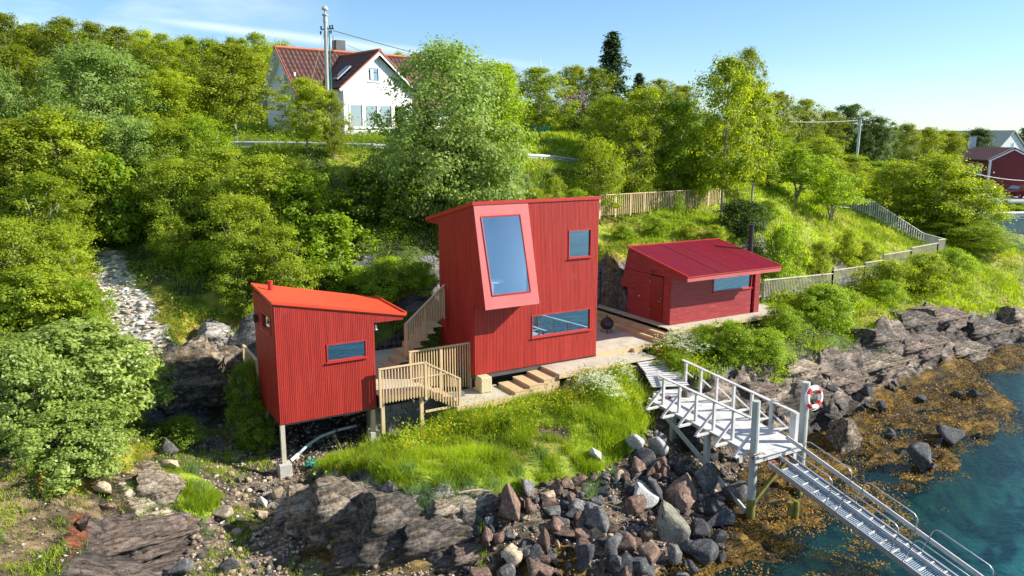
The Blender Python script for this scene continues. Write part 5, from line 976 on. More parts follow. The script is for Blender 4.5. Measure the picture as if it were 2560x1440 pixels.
# a dense second rank behind to close gaps
for i,(px,top,wd,D) in enumerate([(0,70,150,76),(100,70,160,78),(200,75,160,76),(300,85,160,78),(400,95,160,76),(500,105,160,78),(600,110,160,76),(700,115,140,78),(1005,126,60,66),(960,140,50,66)]):
    tree('birch','birch',px,top,wd,D,'dark green birch seen in gaps behind the left skyline row' if i<8 else ['small treetop peeking over the white house roof, nearer the willow','small treetop peeking over the white house roof, nearer the gable'][i-8],'second rank of birches behind the skyline row' if i<8 else None)
for a in [
 ('willow','willow',275,105,300,47,'large silvery willow rising in the left forest below the skyline'),
 ('birch','olive',70,110,250,45,'dark olive birch filling the upper left corner below the skyline'),
 ('willow','willow',5,150,190,37,'pale silvery willow at the left picture edge'),
 ('birch','birch',440,170,190,47,'yellow green birch just right of the large silvery willow'),
 ('birch','olive',600,105,220,52,'birch with two bare pale trunks standing left of the white house'),
 ('multi','birch',545,190,150,50,'leafy birch left of the one with two bare trunks'),
 ('multi','bright',520,285,170,45,'bright green young birch just above the guardrail left of the white house'),
 ('multi','birch',165,265,260,41,'broad yellow green birch below the dark olive birch'),
 ('willow','willow',340,290,210,41.5,'medium silvery willow under the large silvery one'),
 ('multi','birch',440,300,200,42.5,'round birch in mid forest between the silvery willow and the guardrail'),
 ('birch','olive',60,290,240,37,'olive birch against the left picture edge above the light shrub'),
 ('multi','birch',210,380,210,38,'yellow green birch in the forest above the bright maple'),
 ('multi','birch',430,390,200,39,'birch below the guardrail left end with dark shade beneath it'),
 ('multi','birch',560,365,200,38.5,'pale leaved birch directly below the left part of the guardrail'),
 ('multi','birch',660,380,200,37.5,'yellow green birch below the guardrail beside the utility pole'),
 ('maple','bright',285,385,170,35.5,'bright lime maple in the left forest above the pale scree'),
 ('maple','bright',470,400,80,36.5,'slim bright lime shrub in front of the dark forest gap'),
 ('multi','birch',100,430,230,34.5,'yellow green birch at left edge above the mossy slope'),
 ('multi','birch',20,540,220,31,'pale green birch hanging over the left edge of the slope'),
 ('multi','birch',140,560,190,31.5,'light green birch left of the pale scree'),
 ('multi','birch',600,480,200,36,'round birch in the middle of the bank behind the stilt cabin'),
 ('birch','birch',775,190,150,41.5,'slender birch standing in front of the white house and the pole'),
 ('multi','olive',840,225,80,41.5,'narrow dark birch right beside the utility pole base'),
 ('multi','birch',745,400,150,37.5,'birch on the bank directly below the slender roadside birch'),
 ('maple','bright',765,430,190,36,'bright green maple thicket left of the shaded bank'),
 ('maple','bright',830,530,190,34.8,'bright green maple thicket lowest on the bank behind the cabins'),
 ('maple','under',910,420,150,38,'shaded broadleaf shrub below the guardrail near the big willow'),
 ('maple','under',1000,430,150,37.5,'shaded broadleaf shrub at the left foot of the big willow'),
 ('multi','birch',700,560,200,34,'light green birch above the stilt cabin roof'),
 ('multi','birch',600,590,170,33.6,'light green birch up the bank left of the stilt cabin roof'),
 ('bush','birch',425,535,130,33.3,'small pale green bush right of the scree top'),
 ('bush','bright',500,600,120,32.6,'fresh green bush on the bank between the scree and the stilt cabin'),
 ('willow','willow',1120,100,400,39,'big round silvery willow standing behind the tall cabin','W'),
 ('willow','bright',1225,150,230,40,'bright green willow forming the right flank of the big round willow'),
 ('willow','willow',1040,300,190,37.5,'silvery willow bush at the lower left of the big round willow'),
 ('willow','willow',1190,340,210,37.5,'silvery willow bush above the tall cabin roof'),
 ('bush','birch',1385,440,70,41,'small yellow green bush on the dark grass above the tall cabin'),
 ('birch','olive',1175,150,110,60,'far birch showing over the big round willow'),
 ('birch','olive',1255,155,120,62,'far birch right behind the big round willow'),
 ('birch','birch',1345,165,170,53,'round birch with a pale bent trunk beside the tarpaulin'),
 ('birch','olive',1430,160,120,64,'dark birch left of the tall spruce'),
 ('birch','olive',1480,165,110,60,'dark birch touching the left side of the tall spruce'),
 ('spruce','spruce',1523,72,190,66,'tall dark spruce standing above the treeline'),
 ('spruce','spruce',1588,178,110,70,'small dark spruce top right of the tall one'),
 ('birch','olive',1640,195,110,68,'far birch on the skyline right of the small spruce'),
 ('birch','olive',1700,210,120,70,'far birch between the small spruce and the tallest birch'),
 ('bush','dark',1440,250,120,56,'dark lilac bush on the lawn right of the tarpaulin','L'),
 ('multi','birch',1520,240,150,50,'birch below the tall spruce behind the lilac'),
 ('multi','birch',1605,215,180,48,'birch with white stems in the centre of the ridge grove'),
 ('multi','bright',1680,245,180,48.5,'bright green birch in the ridge grove above the slatted fence'),
 ('multi','birch',1500,345,150,43.5,'small birch at the left end of the ridge fence'),
 ('multi','birch',1585,290,140,46,'white stemmed birch behind the left half of the ridge fence'),
 ('birch','birch',1805,135,200,47.5,'tallest birch with a crooked trunk at the right end of the ridge fence'),
 ('birch','olive',1850,115,120,56,'thin grey green birch behind the tallest birch'),
 ('birch','birch',1880,215,150,52,'yellow green birch leaning right of the tallest birch'),
 ('multi','bright',1740,330,110,49,'low birch between the grove and the tallest birch'),
 ('birch','olive',1930,225,110,70,'birch left of the small flag on the right skyline'),
 ('birch','olive',1995,245,110,80,'birch behind the small flag on the right skyline'),
 ('birch','olive',2060,275,100,84,'low birch right of the small flag'),
 ('birch','dark',2110,258,140,88,'large dark tree behind the slim metal pole'),
 ('birch','dark',2180,290,110,86,'dark tree just right of the slim metal pole'),
 ('birch','olive',2250,305,90,96,'far skyline tree between the metal pole and the barn, left one'),
 ('birch','olive',2305,315,100,98,'far skyline tree between the metal pole and the barn, middle one'),
 ('birch','olive',2365,325,90,104,'far skyline tree close to the left of the barn roof'),
 ('birch','dark',2425,318,110,128,'dark round tree behind the barn roof'),
 ('birch','olive',2385,330,90,128,'distant tree behind the ridge of the barn, left one'),('birch','dark',2465,326,80,150,'distant tree between the barn roof and the white farmhouse'),('birch','olive',2340,322,100,125,'distant tree on the skyline well left of the barn'),
 ('birch','dark',2545,318,90,160,'treetop behind the pale slate roof'),
 ('multi','bright',1925,330,130,66,'bright bush on the meadow below the small flag'),
 ('multi','birch',2040,340,160,68,'yellow green birch in the hollow below the right skyline'),
 ('multi','birch',2120,385,150,70,'yellow green birch at the foot of the slim metal pole'),
 ('multi','bright',2190,400,140,72,'light green birch just right of the slim metal pole foot'),
 ('multi','bright',1890,420,120,57,'green bush left of the yellow rowan on the meadow'),
 ('open','bright',1990,370,200,56.5,'yellow green rowan with several thin stems by the meadow walkway'),
 ('open','bright',2080,425,160,55.5,'second smaller rowan with leaning stems right of the first'),
 ('multi','birch',2245,400,190,64,'birch thicket behind the slope stairs, left part'),
 ('multi','birch',2340,385,230,62.5,'tall pale trunked birch behind the slope stairs hiding the barn end'),
 ('multi','birch',2425,440,190,62,'dark limbed birch reaching out towards the harbour'),
 ('willow','birch',2400,540,230,60,'round willow bush right of the slope stairs foot'),
 ('willow','willow',2470,560,150,61,'grey green willow bush above the quay wall'),
 ('bush','birch',2300,560,140,61.5,'bush behind the slope stairs railing'),
 ('bush','bright',1960,560,130,43.5,'green bush on the slope behind the sauna chimney'),
 ('bush','dark',1850,495,170,49,'low dark juniper like bush on the ridge behind the sauna'),
 ('sapling','bright',1700,480,26,44.5,'tiny sapling sticking up before the ridge fence'),
 ('bush','birch',1790,560,80,44,'small bush on the slope above the sauna roof'),
 ('near','bright',2075,712,190,38,'large fresh green bush below the stepped fence near the sauna'),
 ('bush','bright',1975,760,120,37.5,'fresh green bush at the right end of the sauna terrace'),
 ('bush','bright',1850,800,150,34.5,'green bush in front of the sauna terrace, centre'),
 ('bush','bright',1940,820,160,34.2,'green bush in front of the sauna terrace, right end'),
 ('bush','bright',1780,810,110,33.6,'small green bush under the sauna terrace edge'),
 ('bush','bright',1700,880,120,31.2,'green bush beside the top of the dock path'),
 ('bush','birch',2240,650,150,50.5,'bush in front of the middle of the stepped fence'),
 ('bush','bright',2240,700,110,45.5,'narrow green bush on the cliff edge above the shore rock'),
 ('bush','birch',2330,630,150,54,'bush in front of the far corner of the stepped fence'),
 ('bush','bright',2400,620,120,55,'round bush just beyond the far corner of the stepped fence'),
 ('near','glossy',150,800,440,23.6,'big glossy willow bush filling the lower left'),
 ('near','glossy',-20,860,360,21,'glossy willow bush cut by the left picture edge'),
 ('near','glossy',265,900,170,24.8,'smaller glossy willow bush on the right flank of the big one'),
 ('near','glossy',120,1010,330,21.6,'low glossy willow bush in front of the big one'),
 ('near','birch',60,660,260,28,'yellow green willow bush above the big glossy one'),
 ('bush','bright',190,700,130,28.5,'bright lime bush between the moss and the big glossy willow'),
 ('sapling','bright',205,760,60,26.5,'slim bright lime sapling beside the mossy slope'),
 ('bush','under',590,900,130,26,'shaded bush between the grey boulder and the stilt cabin'),
 ('bush','under',600,1000,130,25.3,'shaded low bush at the rear stilt of the cabin'),
 ('bush','under',400,1040,130,24.6,'low shaded bush at the foot of the grey boulder'),
 ('bush','bright',960,640,170,33.4,'fresh green bush left of the tall cabin at the foot of the bank'),
 ('bush','bright',1040,650,120,33.6,'fresh green bush touching the back of the tall cabin'),
 ('bush','bright',860,660,150,33.2,'green bush on the bank above the stilt cabin roof'),
 ]:
    o=tree(*a[:7],cat='bush' if a[0] in ('bush','near','maple') else 'tree')
    if len(a)>7 and a[7]=='L':
        rng=np.random.default_rng(5); C=[]
        for q in range(15): C.append(rng.normal(size=(30,3))*[.13,.13,.18]+[rng.uniform(-1.5,1.2),-rng.uniform(.6,1.4),rng.uniform(1.2,2.8)])
        v,f=leaf_quads(np.concatenate(C),.12,rng); bl_=npmesh('blossom',v,f,LM['lilac'],o,attr=rng.random(len(f))); bl_.rotation_euler=(0,0,-o.rotation_euler[2])
for px,top,wd,D,lb in [(1560, 560, 60, 43, 'pale sapling bush just above the left end of the sauna roof'), (1640, 540, 70, 45.5, 'small birch bush on the slope below the middle of the ridge fence'), (1730, 555, 60, 44.5, 'small leafy bush above the sauna roof ridge'), (1830, 580, 60, 43, 'small bush left of the sauna chimney top'), (1920, 500, 70, 51, 'small birch bush right of the dark juniper like bush'), (2060, 600, 80, 47.5, 'small bush on the meadow slope behind the stepped fence, left one'), (2130, 570, 70, 50, 'small bush on the meadow slope below the rowans'), (2180, 600, 70, 51.5, 'small bush on the meadow slope left of the slope stairs'), (1990, 610, 90, 46.5, 'leafy bush on the meadow slope right of the sauna roof'), (1620, 440, 80, 47.5, 'low bush touching the ridge fence from behind, left one'), (1720, 430, 90, 48.8, 'low bush touching the ridge fence from behind, right one'), (1340, 470, 90, 40.5, 'low bush on the dark grass left of the small yellow green bush'), (1440, 470, 90, 41.5, 'low leafy bush directly left of the ridge fence')]: tree('bush','birch' if px%40 else 'bright',px,top,wd,D,lb,cat='bush')
o=tree('bush','red',195,270,110,39.2,'red leaved shrub glowing through the left forest',cat='bush',name='copper_shrub')
for i,(px,top,wd) in enumerate([(2490,508,60),(2530,510,60),(2565,508,60)]): tree('bush','birch',px,top,wd,93.3,'low hedge clump growing between the quay and the harbour road','hedge clumps by the harbour road',cat='hedge',name='hedge_clump')
# ------------------------------------------------ scattered stuff on the terrain
def scatter(n,x0,x1,y0,y1,names,rng,dens=None,ylim=None):
    x=rng.uniform(x0,x1,n); y=rng.uniform(y0,y1,n); z=zone_at(x,y); m=np.isin(z,[ZN.index(q) for q in names]); x,y=x[m],y[m]; return x,y,ground(x,y)
TR=lambda x,y: ((x-O[0])*U[0]+(y-O[1])*U[1],(x-O[0])*V[0]+(y-O[1])*V[1])
def clear(x,y,pad=0):
    a_,b_=TR(x,y); k=np.ones(len(x),bool)
    for (x0,x1,y0,y1) in ((-.1,5.7,-.1,3.1),(-7.6,-4.1,-.9,4.5),(-4.2,-1.,-1.1,4.7),(-1.4,3.1,-1.25,.4),(2.9,8.0,-1.3,.1),(5.6,9.8,0,5.7),(9.2,17.3,-.15,3.7),(9.2,10.2,-.1,5.8),(6.3,8.3,-3.2,-1.2),(5.2,7.9,-9.3,-3.0)): k&=~((a_>x0-pad)&(a_<x1+pad)&(b_>y0-pad)&(b_<y1+pad))
    return k
def blades(x,y,z,h,wd,rng,per=6,spread=.07,lean=.5):
    n=len(x)*per; X=np.repeat(x,per)+rng.normal(0,spread,n); Y=np.repeat(y,per)+rng.normal(0,spread,n); Z=np.repeat(z,per)-.03; hh=np.repeat(h,per)*rng.uniform(.5,1.25,n); a_=rng.uniform(0,6.28,n); w_=np.repeat(wd,per) if np.ndim(wd) else wd
    lx=rng.normal(0,lean,n)*hh; ly=rng.normal(0,lean,n)*hh; c_,s__=np.cos(a_)*w_/2,np.sin(a_)*w_/2
    v=np.stack([np.stack([X-c_,Y-s__,Z],1),np.stack([X+c_,Y+s__,Z],1),np.stack([X+lx,Y+ly,Z+hh],1)],1).reshape(-1,3); return v,np.arange(3*n).reshape(-1,3),rng.normal(0,.16,n)
def patchy(x,y,f=.6,s=200): return np.clip((fbm(x*f,y*f,4,s)-.5)*3+.5,0,1)
vs=[];ts=[];off=0
def addb(x,y,z,h,wd,per,spread=.07,lean=.4):
    global off
    if len(x)==0: return
    v,f,tn=blades(x,y,z,h,wd,RNG,per,spread,lean); vs.append(v); tone=np.repeat(patchy(x,y,.7,210)*.6+patchy(x,y,2.6,213)*.3,per)+.05+tn; ts.append(np.clip(tone,0,1))
x,y,z=scatter(120000,-14,9,16,31,['grass'],RNG); k=clear(x,y)&(fbm(x*1.6,y*1.6,3,260)>.34); x,y,z=x[k],y[k],z[k]; addb(x,y,z,.08+.34*patchy(x,y,1.3,222)**1.5,.024,7)
x,y,z=scatter(60000,-14,34,24,62,['grass','meadow','moss','under'],RNG); k=clear(x,y); x,y,z=x[k],y[k],z[k]; addb(x,y,z,.08+.20*patchy(x,y,.8,224),.045,4,.12,.45)
x,y,z=scatter(60000,-30,60,40,95,['grass','meadow'],RNG); addb(x,y,z,.15+.25*patchy(x,y,.5,226),.08,4,.2,.4)
x,y,z=scatter(20000,-16,0,14,30,['gravel','soil','pale','moss'],RNG); k=(fbm(x*.9,y*.9,3,230)>np.where(x<-8.2,.52,.60))&clear(x,y); addb(x[k],y[k],z[k],np.full(k.sum(),.16),.022,8)
x,y,z=scatter(5000,-9,9,16,31,['grass'],RNG); k=clear(x,y); addb(x[k],y[k],z[k],np.full(k.sum(),.62),.014,3,.08,.25)
V_=np.concatenate(vs); g=npmesh('grass',V_,np.arange(len(V_)).reshape(-1,3),LM['grass'],attr=np.concatenate(ts)); tag(g,'lush yellow green grass over the banks and meadows','grass',kind='stuff')
# grass tufts hanging over the rocks
tk=[(500,1230,.34),(480,1180,.3),(790,1205,.28),(830,1195,.3),(900,1225,.24),(1010,1180,.3),(1060,1240,.3),(1130,1235,.34),(1180,1215,.3),(1240,1215,.28),(1290,1180,.3),(1470,1235,.4),(1500,1215,.3),(1540,1190,.25),(450,1330,.16),(510,1340,.16),(580,1290,.16),(2180,875,.3),(2210,880,.2),(1360,1140,.3),(760,1230,.2),(1040,1270,.3),(1090,1285,.3)]
vs2=[];t2=[]
for px,py,hh in tk:
    q=hit(px,py,13,60); n=26; x=q[0]+RNG.normal(0,.16,n); y=q[1]+RNG.normal(0,.14,n); v,f,tn=blades(x,y,ground(x,y),np.full(n,hh),.016,RNG,9,.04,.42); vs2.append(v); t2.append(np.clip(.55+tn,0,1))
V_=np.concatenate(vs2); g=npmesh('coarse_grass',V_,np.arange(len(V_)).reshape(-1,3),LM['reed'],attr=np.concatenate(t2)); tag(g,'long blue green shore grass growing in tufts along the rocks','grass',kind='stuff')
# undergrowth
def clumps(x,y,z,per,size,rad,ht,rng):
    n=len(x); P_=np.stack([x,y,z],1)[:,None,:]+rng.normal(size=(n,per,3))*np.array([rad,rad,ht*.45])+np.array([0,0,ht*.4]); P_=P_.reshape(-1,3); gz=ground(P_[:,0],P_[:,1]); P_[:,2]=np.maximum(P_[:,2],gz+.02); v,f=leaf_quads(P_,size,rng); tone=np.clip(np.repeat(patchy(x,y,.5,240),per)*.7+.15+rng.normal(0,.15,n*per),0,1); return v,f,tone
x,y,z=scatter(9500,-26,30,23,56,['under','moss'],RNG); k=clear(x,y,.15); x,y,z=x[k],y[k],z[k]; v,f,tn=clumps(x,y,z,22,.11,.28,.35,RNG)
x2,y2,z2=scatter(3600,-8,30,27,60,['meadow'],RNG); k=(fbm(x2*.35,y2*.35,3,250)>.5)&clear(x2,y2,.2); v2,f2,tn2=clumps(x2[k],y2[k],z2[k],26,.10,.28,.3,RNG)
x3,y3,z3=scatter(9000,-75,70,30,110,['under'],RNG); k3=(x3<-26)|(y3>50); x3,y3,z3=x3[k3],y3[k3],z3[k3]; v3,f3,tn3=clumps(x3,y3,z3,16,.3,.6,.7,RNG)
V_=np.concatenate([v,v2,v3]); x4,y4,z4=scatter(2600,-9,9,16,31,['grass'],RNG); k=(fbm(x4*.8,y4*.8,3,255)>.48)&clear(x4,y4,.1); v4,f4,tn4=clumps(x4[k],y4[k],z4[k],16,.06,.14,.3,RNG); x5,y5,z5=scatter(700,-16,-6,14,26,['soil','moss'],RNG); v5,f5,tn5=clumps(x5,y5,z5,22,.06,.16,.2,RNG); V_=np.concatenate([V_,v4,v5]); tn3=np.concatenate([tn3,tn4,tn5])
g=npmesh('undergrowth',V_,np.arange(len(V_)).reshape(-1,4),LM['under'],attr=np.concatenate([tn,tn2,tn3])); tag(g,'leafy green undergrowth covering the forest floor and slopes','undergrowth',kind='stuff')
# flowers
def flowers(spots,n,spread,hh,mat,name,label,size,seed,umb=False):
    rng=np.random.default_rng(seed); C=[];St=[]
    for px,py,r_,k_ in spots:
        q=hit(px,py,13,60); m_=int(n*k_); x=q[0]+rng.normal(0,r_,m_); y=q[1]+rng.normal(0,r_,m_); kk=clear(x,y); x,y=x[kk],y[kk]; z=ground(x,y); h_=hh*rng.uniform(.6,1.2,len(x))
        per=7 if umb else 3; P_=np.stack([x,y,z+h_],1)[:,None,:]+rng.normal(size=(len(x),per,3))*([.055,.055,.014] if umb else [.03,.03,.03]); C.append(P_.reshape(-1,3)); St.append((x,y,z,h_))
    C=np.concatenate(C); v,f=leaf_quads(C,size,rng,up=1.4,asp=.9); o=npmesh(name,v,f,LM[mat],attr=rng.random(len(f))); tag(o,label,'flowers',kind='stuff'); return St
St=flowers([(1000,1070,.35,1),(1040,1110,.4,1),(1090,1090,.3,.8),(1030,1140,.3,.9),(1500,925,.35,1.2),(1560,930,.3,1),(1440,940,.3,.7),(1660,900,.35,1),(1700,920,.35,1),(1690,880,.3,.8),(1560,1000,.3,.4),(1300,1060,.7,.5),(1200,1050,.6,.5),(1650,1000,.2,.5),(1420,1010,.5,.5)],120,.3,.34,'yellow','yellow_wildflowers','small yellow wildflowers dotting the grass bank',.05,3)
St+=flowers([(1640,830,.25,.9),(1650,850,.4,1.2),(1740,880,.4,1.2),(1720,900,.35,1),(1600,930,.3,1),(1640,930,.3,1),(1620,960,.25,1),(1500,985,.35,1.2),(1530,1010,.3,1),(1470,990,.25,.7),(1560,960,.3,.6),(1680,860,.3,.9),(1620,850,.3,1),(1700,880,.3,1.2)],95,.3,.68,'white','cow_parsley','white cow parsley umbels beside the dock path',.055,4,True)
x=np.concatenate([s[0] for s in St]);y=np.concatenate([s[1] for s in St]);z=np.concatenate([s[2] for s in St]);h_=np.concatenate([s[3] for s in St])
v,f,tn=clumps(x,y,z,9,.085,.10,.55,RNG); g=npmesh('flower_foliage',v,f,LM['bright'],attr=tn); tag(g,'bright green leaves under the yellow and white wildflowers','foliage',kind='stuff')
# seaweed
x,y,z=scatter(60000,-8,34,13,58,['weed','ochre'],RNG); zz=zone_at(x,y); k=(z>-.35)&(z<.75)&((zz==ZN.index('weed'))|(fbm(x*.8,y*.8,3,270)>.6))&(fbm(x*.8,y*.8,4,275)>.30); x,y,z=x[k],y[k],z[k]
n=len(x); per=9; P_=np.stack([x,y,np.maximum(z,-.04)+.04],1)[:,None,:]+RNG.normal(size=(n,per,3))*[.11,.11,.035]; P_=P_.reshape(-1,3); v,f=leaf_quads(P_,.085,RNG,up=.8,asp=.4); tone=np.clip(np.repeat(patchy(x,y,1.2,280),per)*.8+RNG.normal(0,.2,n*per)+.1,0,1)
g=npmesh('seaweed',v,f,LM['weed'],attr=tone); tag(g,'golden brown seaweed draped over the tidal rocks','seaweed',kind='stuff')
x,y,z=scatter(40000,0,34,13,50,['sea'],RNG); k=(z>-.75)&(fbm(x*.7,y*.7,4,277)>.50+np.clip(-z-.1,0,1)*.25); x,y,z=x[k],y[k],z[k]; n=len(x)
P_=np.stack([x,y,np.full(n,.01)],1)[:,None,:]+RNG.normal(size=(n,7,3))*[.12,.12,.006]; P_=P_.reshape(-1,3); v,f=leaf_quads(P_,.085,RNG,up=3.,asp=.4)
g=npmesh('floating_seaweed',v,f,LM['weed'],attr=np.clip(.45+RNG.normal(0,.25,n*7),0,1)); tag(g,'loose brown seaweed floating at the water edge','seaweed',kind='stuff')
# ================================================================ ROCKS
def ico(sub=3):
    import bmesh
    bm=bmesh.new(); bmesh.ops.create_icosphere(bm,subdivisions=sub,radius=1); v=np.array([q.co[:] for q in bm.verts]); f=[[w_.index for w_ in q.verts] for q in bm.faces]; bm.free(); return v,np.array(f)
IV,IF=ico(3); IV1,IF1=ico(1)
def rockmesh(seed,facets=9,rnd=.1):
    rng=np.random.default_rng(seed); v=IV.copy(); v=v/np.linalg.norm(v,axis=1)[:,None]*1.25
    for k in range(facets):
        n_=rng.normal(size=3); n_/=np.linalg.norm(n_); d=rng.uniform(.34,.72); s=v@n_-d; v=v-np.where(s>0,s,0)[:,None]*n_
    v+=(v/np.linalg.norm(v,axis=1)[:,None])*((fbm(v[:,0]*2+5,v[:,1]*2+v[:,2]*1.7+9,3,seed)-.5)*rnd)[:,None]
    me=npmesh('rock',v,IF,RM['grey'],link=False); return me
IV5,IF5=ico(5)
def ledgemesh(seed):
    rng=np.random.default_rng(seed); v=IV5/np.linalg.norm(IV5,axis=1)[:,None]*1.2
    for k in range(10):
        n_=rng.normal(size=3)*[1,1,1.3]; n_/=np.linalg.norm(n_); d=rng.uniform(.5,.85); s=v@n_-d; v=v-np.where(s>0,s,0)[:,None]*n_
    u=v/np.linalg.norm(v,axis=1)[:,None]; a=v[:,1]*3.6+v[:,2]*4.2; g1=fbm(a+fbm(v[:,0]*1.2+9,v[:,1]*1.2,2,seed)*1.2+20,v[:,0]*.8+20,4,seed,True)-.5; st=np.floor(fbm(v[:,0]*1.3+30,a*.8+30,3,seed+5)*6)/6-.5; cr=fbm(v[:,0]*5+40,v[:,1]*5+v[:,2]*4+40,4,seed+9,True)-.5
    v=v+u*(g1*.26+st*.34+cr*.13)[:,None]
    return npmesh('bedrock',v,IF5,LR['grey'],link=False)
LMESH=[ledgemesh(300+i) for i in range(5)]
RMESH=[rockmesh(100+i,random.choice((6,7,8,9))) for i in range(10)]
def rock(px,py,wpx,hpx,mat,label,group=None,rot=None,name='boulder',k=None,sink=.3):
    if any(q_ in label for q_ in ('ledge','slab at the lower','outcrop','slab leaning','carrying','slanting slab','long grey slab','ridge rock','bedrock','steep grey','weathered rock left','huge rounded','pale lichen covered rock','shaded grey rock')) and 'stone' not in label and 'left of the outcrop' not in label: return ledge(px,py,wpx,hpx,mat,label)
    q=hit(px,py+hpx*.25,12,60); s=wpx*q[1]/F/2; sh=hpx*q[1]/F/2*1.1
    o=bpy.data.objects.new(name,RMESH[(k if k is not None else random.randrange(10))]); COL.objects.link(o); o.location=(q[0],q[1],q[2]+sh*(1-sink)); o.scale=(s,s*random.uniform(.7,1.),sh); o.rotation_euler=(random.uniform(-.25,.25),random.uniform(-.25,.25),random.uniform(0,6.28) if rot is None else rot)
    o.material_slots[0].link='OBJECT'; o.material_slots[0].material=RM[mat]; return tag(o,label,'rock',group)
def ledge(px,py,wpx,hpx,mat,label):
    q=hit(px,py+hpx*.25,12,60); s=wpx*1.12*q[1]/F/2; sh=hpx*1.1*q[1]/F/2; big='huge' in label
    me=LMESH[(px+py)%5]; o=bpy.data.objects.new('rock_ledge',me); COL.objects.link(o); o.location=(q[0],q[1]+(s*.35 if not big else .3),q[2]+sh*(.25 if not big else .45)); o.scale=(s,s*.8,sh*1.15); o.rotation_euler=(0,((px*7)%10-5)*.03,A30+((px*3)%10-5)*.05)
    o.material_slots[0].link='OBJECT'; o.material_slots[0].material=LR[mat]; return tag(o,label,'rock')
